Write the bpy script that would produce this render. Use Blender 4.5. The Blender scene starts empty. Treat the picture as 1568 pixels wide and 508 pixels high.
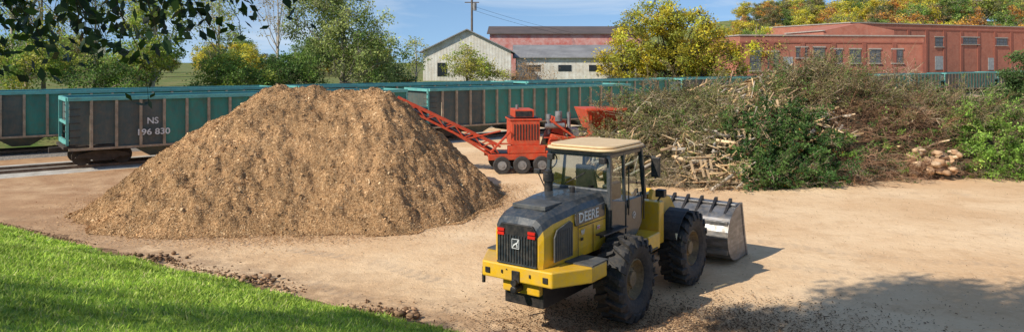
import bpy, bmesh, math, random
import numpy as np
from mathutils import Vector, Matrix, noise
rng=np.random.default_rng(7); random.seed(7)
scene=bpy.context.scene
try:
    scene.view_settings.view_transform='Standard'; scene.view_settings.look='None'; scene.view_settings.exposure=0
except Exception: pass
COL=scene.collection
SUN_D=np.array([0.81*0.788,0.58*0.788,-0.616])   # light travel direction

# ---------------------------------------------------------------- materials
def nodes(m):
    m.use_nodes=True; nt=m.node_tree; return nt, nt.nodes, nt.links, nt.nodes['Principled BSDF']
def mat(name,c1,c2=None,rough=0.7,metal=0.0,scale=3.0,bump=0.0,bscale=30.0,c3=None,dust=None,dustamt=0.0,spec=0.4,stretch=(1,1,1),coat=0):
    m=bpy.data.materials.new(name); nt,N,L,P=nodes(m)
    P.inputs['Roughness'].default_value=rough; P.inputs['Metallic'].default_value=metal
    P.inputs['Specular IOR Level'].default_value=spec
    P.inputs['Coat Weight'].default_value=coat
    tc=N.new('ShaderNodeTexCoord'); mp=N.new('ShaderNodeMapping'); mp.inputs['Scale'].default_value=stretch
    L.new(tc.outputs['Object'],mp.inputs['Vector'])
    c2=c2 or tuple(x*0.75 for x in c1)
    nz=N.new('ShaderNodeTexNoise'); nz.inputs['Scale'].default_value=scale; nz.inputs['Detail'].default_value=4; nz.inputs['Roughness'].default_value=0.65
    L.new(mp.outputs[0],nz.inputs['Vector'])
    r=N.new('ShaderNodeValToRGB'); r.color_ramp.elements[0].position=0.35; r.color_ramp.elements[1].position=0.65
    r.color_ramp.elements[0].color=(*c2,1); r.color_ramp.elements[1].color=(*c1,1)
    if c3:
        e=r.color_ramp.elements.new(0.8); e.color=(*c3,1)
    L.new(nz.outputs['Fac'],r.inputs['Fac']); out=r.outputs['Color']
    if dust:
        n2=N.new('ShaderNodeTexNoise'); n2.inputs['Scale'].default_value=scale*2.7; n2.inputs['Detail'].default_value=5; n2.inputs['Roughness'].default_value=0.75
        L.new(tc.outputs['Object'],n2.inputs['Vector'])
        r2=N.new('ShaderNodeMapRange'); r2.inputs[1].default_value=0.42; r2.inputs[2].default_value=0.68; r2.inputs[4].default_value=dustamt
        L.new(n2.outputs['Fac'],r2.inputs[0])
        mx=N.new('ShaderNodeMixRGB'); mx.inputs[2].default_value=(*dust,1)
        L.new(r2.outputs[0],mx.inputs[0]); L.new(out,mx.inputs[1]); out=mx.outputs[0]
        mr=N.new('ShaderNodeMapRange'); mr.inputs[3].default_value=rough; mr.inputs[4].default_value=min(1,rough+0.35)
        L.new(r2.outputs[0],mr.inputs[0]); L.new(mr.outputs[0],P.inputs['Roughness'])
    L.new(out,P.inputs['Base Color'])
    if bump:
        nb=N.new('ShaderNodeTexNoise'); nb.inputs['Scale'].default_value=bscale; nb.inputs['Detail'].default_value=4
        L.new(tc.outputs['Object'],nb.inputs['Vector'])
        b=N.new('ShaderNodeBump'); b.inputs['Strength'].default_value=bump; b.inputs['Distance'].default_value=0.03
        L.new(nb.outputs['Fac'],b.inputs['Height']); L.new(b.outputs[0],P.inputs['Normal'])
    return m
def vmat(name,rough=0.7,trans=0.0,spec=0.3):
    m=bpy.data.materials.new(name); nt,N,L,P=nodes(m)
    P.inputs['Roughness'].default_value=rough; P.inputs['Specular IOR Level'].default_value=spec
    a=N.new('ShaderNodeAttribute'); a.attribute_name='col'
    L.new(a.outputs['Color'],P.inputs['Base Color'])
    if trans>0:
        t=N.new('ShaderNodeBsdfTranslucent'); mx=N.new('ShaderNodeMixShader'); mx.inputs[0].default_value=trans
        L.new(a.outputs['Color'],t.inputs['Color'])
        L.new(P.outputs[0],mx.inputs[1]); L.new(t.outputs[0],mx.inputs[2])
        L.new(mx.outputs[0],N['Material Output'].inputs['Surface'])
    return m
M_leaf=vmat('foliage',0.55,0.42); M_bark=vmat('bark_twigs',0.85); M_chip=vmat('wood_chip',0.95,0,.08); M_board=vmat('scrap_wood',0.8)
M_blade=vmat('grass_blades',0.5,0.4)

# ---------------------------------------------------------------- mesh helpers
def bulk(name,V,F,C,material,parent=None,smooth=False):
    V=np.asarray(V,dtype=np.float32); F=np.asarray(F,dtype=np.int32); k=F.shape[1]
    me=bpy.data.meshes.new(name); me.vertices.add(len(V)); me.vertices.foreach_set('co',V.ravel())
    me.loops.add(F.size); me.loops.foreach_set('vertex_index',F.ravel())
    me.polygons.add(len(F)); me.polygons.foreach_set('loop_start',np.arange(0,F.size,k,dtype=np.int32))
    if C is not None:
        a=me.color_attributes.new('col','FLOAT_COLOR','POINT')
        C4=np.ones((len(V),4),dtype=np.float32); C4[:,:3]=C; a.data.foreach_set('color',C4.ravel())
    me.update(calc_edges=True)
    if smooth: me.polygons.foreach_set('use_smooth',np.ones(len(F),dtype=bool))
    me.materials.append(material)
    o=bpy.data.objects.new(name,me); COL.objects.link(o)
    if parent: o.parent=parent
    return o
def rvec(n):
    v=rng.normal(size=(n,3)); return v/np.linalg.norm(v,axis=1,keepdims=True)
def nrm(v): return v/(np.linalg.norm(v,axis=1,keepdims=True)+1e-9)
def leafgeo(Cn,size,colors,aspect=0.55,updir=None,bias=0.0):
    n=len(Cn); a=rvec(n)
    if updir is not None: a=nrm(a*(1-bias)+np.array(updir)*bias)
    b=nrm(np.cross(a,rvec(n)))
    s=np.asarray(size).reshape(-1,1)*np.ones((n,1))
    V=np.stack([Cn-a*s*0.5, Cn+b*s*aspect*0.5, Cn+a*s*0.5, Cn-b*s*aspect*0.5],1).reshape(-1,3)
    F=np.arange(4*n).reshape(n,4); C=np.repeat(colors,4,axis=0)
    return V,F,C
def stickgeo(p0,p1,r0,r1,colors,k=3):
    p0=np.asarray(p0,float);p1=np.asarray(p1,float); n=len(p0); d=nrm(p1-p0); u=nrm(np.cross(d,np.where(np.abs(d[:,2:3])<0.9,np.array([[0,0,1.]]),np.array([[1.,0,0]])))); w=np.cross(d,u)
    r0=np.asarray(r0,float).reshape(-1,1)*np.ones((n,1)); r1=np.asarray(r1,float).reshape(-1,1)*np.ones((n,1))
    rings=[]
    for P,R in ((p0,r0),(p1,r1)):
        for i in range(k):
            t=2*math.pi*i/k; rings.append(P+R*(u*math.cos(t)+w*math.sin(t)))
    V=np.stack(rings,1).reshape(-1,3); base=(np.arange(n)*2*k)[:,None]
    fs=[]
    for i in range(k):
        j=(i+1)%k; fs.append(base+np.array([[i,j,j+k,i+k]]))
    F=np.stack(fs,1).reshape(-1,4); C=np.repeat(colors,2*k,axis=0)
    return V,F,C
def boxgeo(cn,ax,ay,az,colors):
    sg=[(-1,-1,-1),(1,-1,-1),(1,1,-1),(-1,1,-1),(-1,-1,1),(1,-1,1),(1,1,1),(-1,1,1)]
    V=np.stack([cn+a*ax+b*ay+c*az for a,b,c in sg],1).reshape(-1,3); n=len(cn)
    f=np.array([[0,3,2,1],[4,5,6,7],[0,1,5,4],[1,2,6,5],[2,3,7,6],[3,0,4,7]])
    F=(np.arange(n)[:,None,None]*8+f[None]).reshape(-1,4); return V,F,np.repeat(colors,8,axis=0)
def merge(parts):
    Vs=[];Fs=[];Cs=[];o=0
    for V,F,C in parts:
        Vs.append(V);Fs.append(F+o);Cs.append(C);o+=len(V)
    return np.concatenate(Vs),np.concatenate(Fs),np.concatenate(Cs)
def pal(n,cols,var=0.25,w=None):
    cols=np.array(cols); i=rng.choice(len(cols),n,p=w); c=cols[i]*(1+rng.normal(size=(n,1))*var); return np.clip(c,0.004,0.95)

class MB:
    def __init__(s): s.v=[];s.f=[];s.m=[]
    def add(s,vs,fs,mi=0):
        o=len(s.v); s.v+= [tuple(v) for v in vs]; s.f+=[tuple(i+o for i in f) for f in fs]; s.m+=[mi]*len(fs)
    def box(s,c,d,mi=0,R=None):
        c=Vector(c); h=Vector(d)/2; vs=[]
        for z in(-1,1):
            for x,y in((-1,-1),(1,-1),(1,1),(-1,1)):
                p=Vector((x*h.x,y*h.y,z*h.z)); 
                if R: p=R@p
                vs.append(c+p)
        s.add(vs,[(0,3,2,1),(4,5,6,7),(0,1,5,4),(1,2,6,5),(2,3,7,6),(3,0,4,7)],mi)
    def b2(s,a,b,mi=0): s.box([(a[i]+b[i])/2 for i in range(3)],[abs(b[i]-a[i]) for i in range(3)],mi)
    def hexa(s,p,mi=0): s.add(p,[(0,3,2,1),(4,5,6,7),(0,1,5,4),(1,2,6,5),(2,3,7,6),(3,0,4,7)],mi)
    def cyl(s,p0,p1,r0,r1=None,n=12,mi=0,cap=True):
        r1=r0 if r1 is None else r1; p0=Vector(p0);p1=Vector(p1); d=(p1-p0).normalized(); u=d.orthogonal().normalized(); w=d.cross(u)
        vs=[p0+(u*math.cos(2*math.pi*i/n)+w*math.sin(2*math.pi*i/n))*r0 for i in range(n)]+[p1+(u*math.cos(2*math.pi*i/n)+w*math.sin(2*math.pi*i/n))*r1 for i in range(n)]
        fs=[(i,(i+1)%n,(i+1)%n+n,i+n) for i in range(n)]
        if cap: fs+=[tuple(range(n))[::-1],tuple(range(n,2*n))]
        s.add(vs,fs,mi)
    def beam(s,p0,p1,w,h,mi=0,up=(0,0,1)):
        p0=Vector(p0);p1=Vector(p1); d=(p1-p0).normalized(); x=d.cross(Vector(up)).normalized(); z=x.cross(d)
        vs=[]
        for P in(p0,p1):
            for a,b in((-1,-1),(1,-1),(1,1),(-1,1)): vs.append(P+x*a*w/2+z*b*h/2)
        s.hexa(vs,mi)
    def prism(s,poly,axis,a,b,mi=0):
        def P(u,v,t): return {'x':(t,u,v),'y':(u,t,v),'z':(u,v,t)}[axis]
        n=len(poly); vs=[P(u,v,a) for u,v in poly]+[P(u,v,b) for u,v in poly]
        s.add(vs,[tuple(range(n))[::-1],tuple(range(n,2*n))]+[(i,(i+1)%n,(i+1)%n+n,i+n) for i in range(n)],mi)
    def revolve(s,prof,c,n=48,mi=0,sx=1):
        vs=[];k=len(prof)
        for i in range(n):
            t=2*math.pi*i/n
            for r,w in prof: vs.append((c[0]+w*sx,c[1]+r*math.cos(t),c[2]+r*math.sin(t)))
        fs=[]
        for i in range(n):
            for j in range(k-1):
                a=i*k+j;b=((i+1)%n)*k+j; fs.append((a,a+1,b+1,b))
        s.add(vs,fs,mi)
    def obj(s,name,mats,parent=None,bevel=0,smooth=False,M=None):
        me=bpy.data.meshes.new(name); me.from_pydata(s.v,[],s.f)
        for m in (mats if isinstance(mats,list) else [mats]): me.materials.append(m)
        me.polygons.foreach_set('material_index',s.m)
        bm=bmesh.new(); bm.from_mesh(me); bmesh.ops.recalc_face_normals(bm,faces=bm.faces); bm.to_mesh(me); bm.free()
        if smooth:
            for p in me.polygons: p.use_smooth=True
            try: me.set_sharp_from_angle(angle=math.radians(35))
            except Exception: pass
        o=bpy.data.objects.new(name,me); COL.objects.link(o)
        if parent: o.parent=parent
        if M is not None: o.matrix_local=M
        if bevel:
            b=o.modifiers.new('bevel','BEVEL'); b.width=bevel; b.segments=2; b.limit_method='ANGLE'; b.angle_limit=math.radians(35); b.harden_normals=False
        return o
def empty(name,loc=(0,0,0),rz=0):
    e=bpy.data.objects.new(name,None); COL.objects.link(e); e.location=loc; e.rotation_euler=(0,0,rz); e.empty_display_size=0.5; return e
def sstep(a,b,x): 
    t=np.clip((np.asarray(x,float)-a)/(b-a),0,1); return t*t*(3-2*t)
def fnoise(x,y,s,oct=4,seed=0):
    return noise.fractal(Vector((x*s+seed*13.1,y*s-seed*7.7,seed*3.3)),0.9,2.1,oct)

# ---------------------------------------------------------------- world, sun, camera
w=bpy.data.worlds.new('World'); scene.world=w; w.use_nodes=True
N=w.node_tree.nodes; L=w.node_tree.links; bg=N['Background']; bg.inputs['Strength'].default_value=0.12
sky=N.new('ShaderNodeTexSky'); sky.sky_type='NISHITA'; sky.sun_disc=False
sky.sun_elevation=math.radians(38); sky.sun_rotation=math.atan2(-0.81,-0.58); sky.dust_density=0.1; sky.air_density=1.0; sky.ozone_density=2.0
tc=N.new('ShaderNodeTexCoord')
va=N.new('ShaderNodeVectorMath'); va.operation='ADD'; va.inputs[1].default_value=(0,0,0.17); L.new(tc.outputs['Generated'],va.inputs[0])
vn=N.new('ShaderNodeVectorMath'); vn.operation='NORMALIZE'; L.new(va.outputs[0],vn.inputs[0]); L.new(vn.outputs[0],sky.inputs['Vector'])
hs=N.new('ShaderNodeHueSaturation'); hs.inputs['Saturation'].default_value=1.08; hs.inputs['Value'].default_value=1.25; L.new(sky.outputs[0],hs.inputs['Color'])
mp=N.new('ShaderNodeMapping'); mp.inputs['Scale'].default_value=(1.0,1.0,5.5)
nz=N.new('ShaderNodeTexNoise'); nz.inputs['Scale'].default_value=2.8; nz.inputs['Detail'].default_value=6; nz.inputs['Roughness'].default_value=0.6; nz.inputs['Distortion'].default_value=0.6
cr=N.new('ShaderNodeMapRange'); cr.inputs[1].default_value=0.48; cr.inputs[2].default_value=0.78; cr.inputs[4].default_value=0.75
mx=N.new('ShaderNodeMixRGB'); mx.inputs[2].default_value=(6.4,7.1,7.9,1)
L.new(tc.outputs['Generated'],mp.inputs['Vector']); L.new(mp.outputs[0],nz.inputs['Vector']); L.new(nz.outputs['Fac'],cr.inputs[0])
L.new(cr.outputs[0],mx.inputs[0]); L.new(hs.outputs[0],mx.inputs[1]); L.new(mx.outputs[0],bg.inputs['Color'])
sl=bpy.data.lights.new('sun','SUN'); sl.energy=5.0; sl.angle=math.radians(0.5); sl.color=(1,0.935,0.81)
so=bpy.data.objects.new('sun',sl); COL.objects.link(so); so.rotation_euler=Vector(SUN_D).to_track_quat('-Z','Y').to_euler(); so.location=(-20,-15,25)
cam=bpy.data.cameras.new('camera'); co=bpy.data.objects.new('camera',cam); COL.objects.link(co); scene.camera=co
co.location=(0,0,5); co.rotation_euler=(math.radians(90),0,0); cam.sensor_width=36; cam.lens=25.94; cam.shift_y=-0.1014; cam.clip_start=0.1; cam.clip_end=3000

# ---------------------------------------------------------------- ground
TD=np.array([.798,.603]); TN=np.array([-.603,.798]); TP=np.array([-21.65,35.0])
S1=-.7   # front track offset
def gz(x,y):
    s=(x-TP[0])*TN[0]+(y-TP[1])*TN[1]
    h=3.0*sstep(9.8,20,s)
    h=h+17*sstep(150,270,y)*sstep(25,80,x)*sstep(12,60,s)
    return h
xs=np.concatenate([np.linspace(-700,-60,14),np.linspace(-50,70,121),np.linspace(75,160,18),np.linspace(200,900,12)])
ys=np.concatenate([np.linspace(-200,-10,5),np.linspace(0,110,111),np.linspace(115,320,42),np.linspace(350,1500,12)])
X,Y=np.meshgrid(xs,ys); Z=gz(X,Y)
for i in range(len(ys)):
    for j in range(len(xs)):
        if -30<xs[j]<40 and 8<ys[i]<34: Z[i,j]+=0.05*fnoise(xs[j],ys[i],0.25,3,2)
V=np.stack([X,Y,Z],-1).reshape(-1,3); nx=len(xs)
idx=np.arange((len(ys)-1)*nx).reshape(-1,nx)[:,:-1].ravel(); F=np.stack([idx,idx+1,idx+nx+1,idx+nx],1)
m=bpy.data.materials.new('dirt_ground'); nt,N,L,P=nodes(m); P.inputs['Roughness'].default_value=0.95; P.inputs['Specular IOR Level'].default_value=0.1
tc=N.new('ShaderNodeTexCoord')
def noi(sc,det=6,rough=.6,vec=None,dist=0):
    n=N.new('ShaderNodeTexNoise'); n.inputs['Scale'].default_value=sc; n.inputs['Detail'].default_value=min(det,5); n.inputs['Roughness'].default_value=rough; n.inputs['Distortion'].default_value=dist
    L.new(vec or tc.outputs['Object'],n.inputs['Vector']); return n.outputs['Fac']
def rmp(i,a,b,lo=0,hi=1):
    r=N.new('ShaderNodeMapRange'); r.inputs[1].default_value=a; r.inputs[2].default_value=b; r.inputs[3].default_value=lo; r.inputs[4].default_value=hi; L.new(i,r.inputs[0]); return r.outputs[0]
def mix(f,a,b,mode='MIX'):
    x=N.new('ShaderNodeMixRGB'); x.blend_type=mode
    if isinstance(f,float): x.inputs[0].default_value=f
    else: L.new(f,x.inputs[0])
    for k,c in((1,a),(2,b)):
        if isinstance(c,tuple): x.inputs[k].default_value=(*c,1)
        else: L.new(c,x.inputs[k])
    return x.outputs[0]
def mth(op,a,b=0.0):
    x=N.new('ShaderNodeMath'); x.operation=op
    for k,c in((0,a),(1,b)):
        if isinstance(c,(int,float)): x.inputs[k].default_value=c
        else: L.new(c,x.inputs[k])
    return x.outputs[0]
sep=N.new('ShaderNodeSeparateXYZ'); L.new(tc.outputs['Object'],sep.inputs[0])
SX,SY=sep.outputs[0],sep.outputs[1]
c=mix(rmp(noi(0.22,4),0.4,0.62),(0.70,0.455,0.255),(0.83,0.59,0.36))
c=mix(rmp(noi(1.3,5,.7),0.5,0.72,0,.6),c,(0.54,0.33,0.175))
c=mix(rmp(noi(9,5,.75),0.52,0.7,0,.45),c,(0.88,0.66,0.43))
c=mix(rmp(noi(0.45,5,.7),0.58,0.74,0,.5),c,(0.56,0.41,0.28))
wob=mth('MULTIPLY',mth('SUBTRACT',noi(.12,2),.5),2.2); wear=rmp(noi(.7,4),.38,.6,.1,1)
def track(nx_,ny_,offs,lo,hi,wid=.27,amt=.55):
    d=mth('ADD',mth('ADD',mth('MULTIPLY',SX,nx_),mth('MULTIPLY',SY,ny_)),wob)
    al=mth('ADD',mth('MULTIPLY',SX,ny_),mth('MULTIPLY',SY,-nx_))
    tot=None
    for o in offs:
        dd_=mth('ABSOLUTE',mth('SUBTRACT',d,o)); a=rmp(dd_,wid,wid*.6,0,1)
        lug=rmp(mth('SINE',mth('ADD',mth('MULTIPLY',al,21.0),mth('MULTIPLY',dd_,9.0))),-.3,.5,.35,1)
        a=mth('MULTIPLY',a,lug); tot=a if tot is None else mth('MAXIMUM',tot,a)
    tot=mth('MULTIPLY',tot,mth('MULTIPLY',rmp(SX,lo-1,lo+1),rmp(SX,hi+1,hi-1)))
    return mth('MULTIPLY',mth('MULTIPLY',tot,wear),amt)
tr=mth('MAXIMUM',track(.523,.852,(11.7,13.6),-13,1,amt=.6),track(.357,.934,(19.3,21.4),4,16,amt=.35))
c=mix(tr,c,(0.44,0.32,0.22))
lf=mth('MULTIPLY',rmp(SX,-7,-14,0,0.9),rmp(noi(.8,5),.3,.6,.45,1))
c=mix(lf,c,(0.37,0.205,0.11))
# scuffed darker soil near the foot of the bank
ed=mth('ADD',mth('MULTIPLY',mth('ADD',SX,15.9),.522),mth('MULTIPLY',mth('SUBTRACT',SY,23.0),.853))
eb=mth('MULTIPLY',rmp(ed,2.2,.1,0,.75),rmp(noi(1.7,5,.7),.36,.58))
c=mix(eb,c,(0.36,0.225,0.13))
far=mth('ADD',mth('MULTIPLY',SX,-.603),mth('MULTIPLY',SY,.798))
gc=mix(rmp(noi(0.5,4),.4,.6),(0.10,0.16,0.04),(0.24,0.21,0.09))
c=mix(rmp(far,49,50.5),c,gc)
L.new(c,P.inputs['Base Color'])
hgt=mth('ADD',mth('MULTIPLY',noi(3,4,.7),1.0),mth('MULTIPLY',noi(26,4,.7),0.35))
bb=N.new('ShaderNodeBump'); bb.inputs['Strength'].default_value=0.55; bb.inputs['Distance'].default_value=0.08; L.new(hgt,bb.inputs['Height']); L.new(bb.outputs[0],P.inputs['Normal'])
bulk('ground',V,F,None,m,smooth=True)

def strip(name,s0,s1,t0,t1,z0,z1,material):
    b=MB(); P=lambda s,t,z:(TP[0]+TD[0]*t+TN[0]*s,TP[1]+TD[1]*t+TN[1]*s,z)
    n=24
    for i in range(n):
        ta=t0+(t1-t0)*i/n; tb=t0+(t1-t0)*(i+1)/n
        vs=[P(s0-.3,ta,z0),P(s0,ta,z1),P(s1,ta,z1),P(s1+.3,ta,z0),P(s0-.3,tb,z0),P(s0,tb,z1),P(s1,tb,z1),P(s1+.3,tb,z0)]
        b.add(vs,[(0,1,5,4),(1,2,6,5),(2,3,7,6)])
    return b.obj(name,material)
M_conc=mat('concrete_apron_mat',(0.56,0.51,0.44),(0.40,0.35,0.29),0.9,scale=1.5,bump=.4)
M_ball=mat('ballast_mat',(0.38,0.33,0.28),(0.15,0.13,0.11),0.95,scale=14,bump=1,bscale=18)
M_rail=mat('rail_steel',(0.23,0.16,0.12),(0.12,0.08,0.06),0.5,.6)
strip('concrete_apron',-2.2,1.8,-40,42,-.03,0.06,M_conc)
strip('ballast_bed',4.9,8.9,-60,160,-.03,0.12,M_ball)
for s0 in(S1,7.0):
    e=empty('railway_track'); b=MB()
    for ds in(-.72,.72):
        p=TP+TN*(s0+ds)-TD*60; q=TP+TN*(s0+ds)+TD*170
        if s0<3: q=TP+TN*(s0+ds)+TD*60
        z=.13 if s0<3 else .24
        b.beam((p[0],p[1],z),(q[0],q[1],z),.07,.14)
    b.obj('rails',M_rail,e)
    if s0>3:
        b=MB()
        for i in range(0,300):
            c0=TP+TN*s0+TD*(-50+i*.6); b.beam((c0[0]-TN[0]*1.25,c0[1]-TN[1]*1.25,.14),(c0[0]+TN[0]*1.25,c0[1]+TN[1]*1.25,.14),.22,.1)
        b.obj('sleepers',mat('sleeper_wood',(0.12,0.09,0.07),(0.06,.045,.035)),e)

# ---------------------------------------------------------------- grass bank
ED=np.array([.853,-.522]); EN=np.array([-.522,-.853]); EP=np.array([-15.9,23.0])
def bank(u,v):
    z=0.30*np.clip(v,-1,100); 
    z=np.where(z>3.0,3.0+ (3.35-3.0)*(1-np.exp(-(z-3.0)/.35)),z); return z
us=np.linspace(-45,75,401); vs_=np.concatenate([np.linspace(-1.2,12,90),np.linspace(12.5,60,20)])
U,W=np.meshgrid(us,vs_); Zb=bank(U,W)
for i in range(len(vs_)):
    for j in range(len(us)):
        Zb[i,j]+= -0.02+0.17*fnoise(us[j],vs_[i],0.55,5,5)*(1 if vs_[i]<2 else .35)
XB=EP[0]+ED[0]*U+EN[0]*W; YB=EP[1]+ED[1]*U+EN[1]*W
V=np.stack([XB,YB,Zb],-1).reshape(-1,3); nx=len(us)
idx=np.arange((len(vs_)-1)*nx).reshape(-1,nx)[:,:-1].ravel(); F=np.stack([idx,idx+1,idx+nx+1,idx+nx],1)
m=bpy.data.materials.new('lawn'); nt,N,L,P=nodes(m); P.inputs['Roughness'].default_value=0.9; P.inputs['Specular IOR Level'].default_value=.15
tc=N.new('ShaderNodeTexCoord')
sep=N.new('ShaderNodeSeparateXYZ'); L.new(tc.outputs['Object'],sep.inputs[0])
v_=mth('ADD',mth('MULTIPLY',mth('ADD',sep.outputs[0],15.9),-.522),mth('MULTIPLY',mth('SUBTRACT',sep.outputs[1],23.0),-.853))
v_=mth('ADD',v_,mth('MULTIPLY',mth('SUBTRACT',noi(1.1,5,.7),.5),1.4))
g=mix(rmp(noi(1.2,4),.35,.65),(0.24,0.37,0.06),(0.34,0.46,0.085))
g=mix(rmp(noi(22,4,.8),.45,.65,0,.6),g,(0.14,0.23,0.045))
soil=mix(rmp(noi(4,5,.75),.4,.6),(0.18,0.10,0.055),(0.50,0.31,0.175))
L.new(mix(rmp(v_,.35,.6),soil,g),P.inputs['Base Color'])
bb=N.new('ShaderNodeBump'); bb.inputs['Strength'].default_value=.8; bb.inputs['Distance'].default_value=.05; L.new(noi(30,4,.8),bb.inputs['Height']); L.new(bb.outputs[0],P.inputs['Normal'])
e=empty('grass_bank'); bulk('turf',V,F,None,m,e,smooth=True)
n=240000
u=rng.uniform(-2,26,n); v=0.42+11*rng.power(1.2,n)
x=EP[0]+ED[0]*u+EN[0]*v; y=EP[1]+ED[1]*u+EN[1]*v
k=(y>5)&(x/y<0.04)&(x/y>-.78)&(v>0.42+.30*np.sin(u*2.1)+.2*np.sin(u*5.3)+rng.normal(0,.16,n)); x=x[k];y=y[k];u=u[k];v=v[k]; n=len(x)
fi=np.interp(v,vs_,np.arange(len(vs_))); fj=(u-us[0])/(us[1]-us[0]); z=Zb[np.round(fi).astype(int),np.round(fj).astype(int)]
h=rng.uniform(.022,.055,n)*(1+.4*(y/15)); lean=rng.normal(size=(n,2))*.8*h[:,None]; ang=rng.uniform(0,math.pi,n); wd=(.005+.0009*y)
p=np.stack([x,y,z-.02],1); dx=np.stack([np.cos(ang)*wd,np.sin(ang)*wd,0*ang],1); tip=p+np.stack([lean[:,0],lean[:,1],h+.02],1)
V=np.stack([p-dx,p+dx,tip],1).reshape(-1,3); C=pal(n,[(.38,.54,.07),(.52,.65,.11),(.26,.42,.05),(.64,.62,.25)],.22,[.38,.33,.20,.09])
gp=np.array([noise.noise(Vector((x[i]*.8,y[i]*.8,0)))+.5*noise.noise(Vector((x[i]*3,y[i]*3,4))) for i in range(n)]); C=np.clip(C*(1+.45*gp[:,None]),.004,.95)
bulk('blades',V,np.arange(3*n).reshape(n,3),np.repeat(C,3,0),M_blade,e)

def clods(name,pts,sizes,cols,parent=None,mt=None):
    ico=bmesh.new(); bmesh.ops.create_icosphere(ico,subdivisions=2,radius=1); bv=np.array([v.co[:] for v in ico.verts]); bf=np.array([[v.index for v in f.verts] for f in ico.faces]); ico.free()
    n=len(pts); parts=[]
    for i in range(n):
        q=bv*(1+.28*np.sin(bv@rng.normal(size=(3,3))*2.3+rng.uniform(0,6,3)).mean(1,keepdims=True)*1.4)*np.array([1,rng.uniform(.6,1),rng.uniform(.45,.8)])
        a=rng.uniform(0,6.3); R=np.array([[math.cos(a),-math.sin(a),0],[math.sin(a),math.cos(a),0],[0,0,1]])
        parts.append((q@R.T*sizes[i]+pts[i],bf,np.repeat(cols[i:i+1],len(bv),0)))
    V,F,C=merge(parts); return bulk(name,V,F,C,mt or M_chip,parent)
n=1700; u=rng.uniform(0,24,n); cl=(np.sin(u*1.7)+np.sin(u*.63+1)); u=u[cl>-.7]; n=len(u); v=rng.normal(.10,.26,n); x=EP[0]+ED[0]*u+EN[0]*v; y=EP[1]+ED[1]*u+EN[1]*v
big=np.exp(-((u-11.8)/.5)**2)+np.exp(-((u-8.3)/.4)**2)+np.exp(-((u-16.3)/.5)**2)
sz=rng.uniform(.010,.032,n)*(1+1.5*big); z=.01+np.clip(.3*v,0,1)+big*rng.uniform(0,.10,n)
clods('soil_clods',np.stack([x,y,z],1),sz,pal(n,[(.24,.14,.08),(.14,.085,.05),(.40,.25,.15)],.2))

# ---------------------------------------------------------------- wood chip pile
def pileh(x,y):
    tx=min(max(x,-9.0),-5.1); dx=(x-tx)/(5.3 if x<tx else 4.75); dy=(y-28-.05*(x+7)+.16*max(0,-8-x))/(7.0 if y<28 else 6.0)
    q=math.sqrt(dx*dx+dy*dy); a=math.atan2(dy,dx); q*=1+.035*math.sin(3*a+1)+.02*math.sin(7*a)+.02*math.sin(13*a+2)
    if q>1: return -.5*(q-1)-.02
    h=4.2*(1-(q**1.06))
    return h-0.18*math.exp(-(q/.12)**2)
NY,NX=330,350
gx=np.linspace(-16,.8,NX); gy=np.linspace(18.8,35,NY); HP=np.zeros((NY,NX))
for i,yy in enumerate(gy):
    for j,xx in enumerate(gx):
        h=pileh(xx,yy)
        if h>-.09:
            k=min(1,max(0,h+.1)/.6)
            h+=k*(.24*fnoise(xx,yy,.55,3,1)+.16*fnoise(xx,yy,1.7,4,3)+.05*fnoise(xx,yy,5,3,4))
        HP[i,j]=h
X,Y=np.meshgrid(gx,gy); V=np.stack([X,Y,HP],-1).reshape(-1,3); nx=len(gx)
idx=np.arange((len(gy)-1)*nx).reshape(-1,nx)[:,:-1].ravel(); F=np.stack([idx,idx+1,idx+nx+1,idx+nx],1)
M_pile=mat('chip_pile_mat',(0.42,0.25,0.125),(0.29,0.16,0.075),.95,scale=7,bump=.6,bscale=24,spec=.1)
e=empty('wood_chip_pile'); bulk('mound',V,F,None,M_pile,e,smooth=True)
def hl(x,y):
    fi=np.clip((y-gy[0])/(gy[1]-gy[0]),0,NY-1.001); fj=np.clip((x-gx[0])/(gx[1]-gx[0]),0,NX-1.001); i=fi.astype(int);j=fj.astype(int);i=np.minimum(i,NY-2);j=np.minimum(j,NX-2);a=fi-i;b=fj-j
    return HP[i,j]*(1-a)*(1-b)+HP[i+1,j]*a*(1-b)+HP[i,j+1]*(1-a)*b+HP[i+1,j+1]*a*b
n=620000; x=rng.uniform(-15.9,.7,n); y=rng.uniform(19,29.6,n); z=hl(x,y); k=(z>-.03); x=x[k];y=y[k];z=z[k]; n=len(x)
nz_=np.stack([-(hl(x+.08,y)-hl(x-.08,y))/.16,-(hl(x,y+.08)-hl(x,y-.08))/.16,np.ones(n)],1); nz_=nrm(nz_+rng.normal(size=(n,3))*.45)
a=nrm(np.cross(nz_,rvec(n))); b=np.cross(nz_,a); s=rng.uniform(.012,.032,(n,1))*(1+(rng.random((n,1))<.012)*2.0); cn=np.stack([x,y,np.maximum(z,0.02)+.010],1)
V=np.stack([cn-a*s-b*s*.34,cn+a*s-b*s*.28,cn+a*s*.8+b*s*.34,cn-a*s+b*s*.28],1).reshape(-1,3)
C=pal(n,[(.50,.295,.145),(.60,.385,.205),(.38,.215,.10),(.20,.11,.052),(.72,.51,.30)],.16,[.42,.22,.24,.08,.04]); 
patch=np.array([noise.noise(Vector((x[i]*.5,y[i]*.5,z[i]*.5)))+.8*noise.noise(Vector((x[i]*2.2,y[i]*2.2,z[i]*2.2))) for i in range(n)]); C=C*(1+.28*patch[:,None])
bulk('chips',V,np.arange(4*n).reshape(n,4),np.repeat(np.clip(C,0,1),4,0),M_chip,e)
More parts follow.
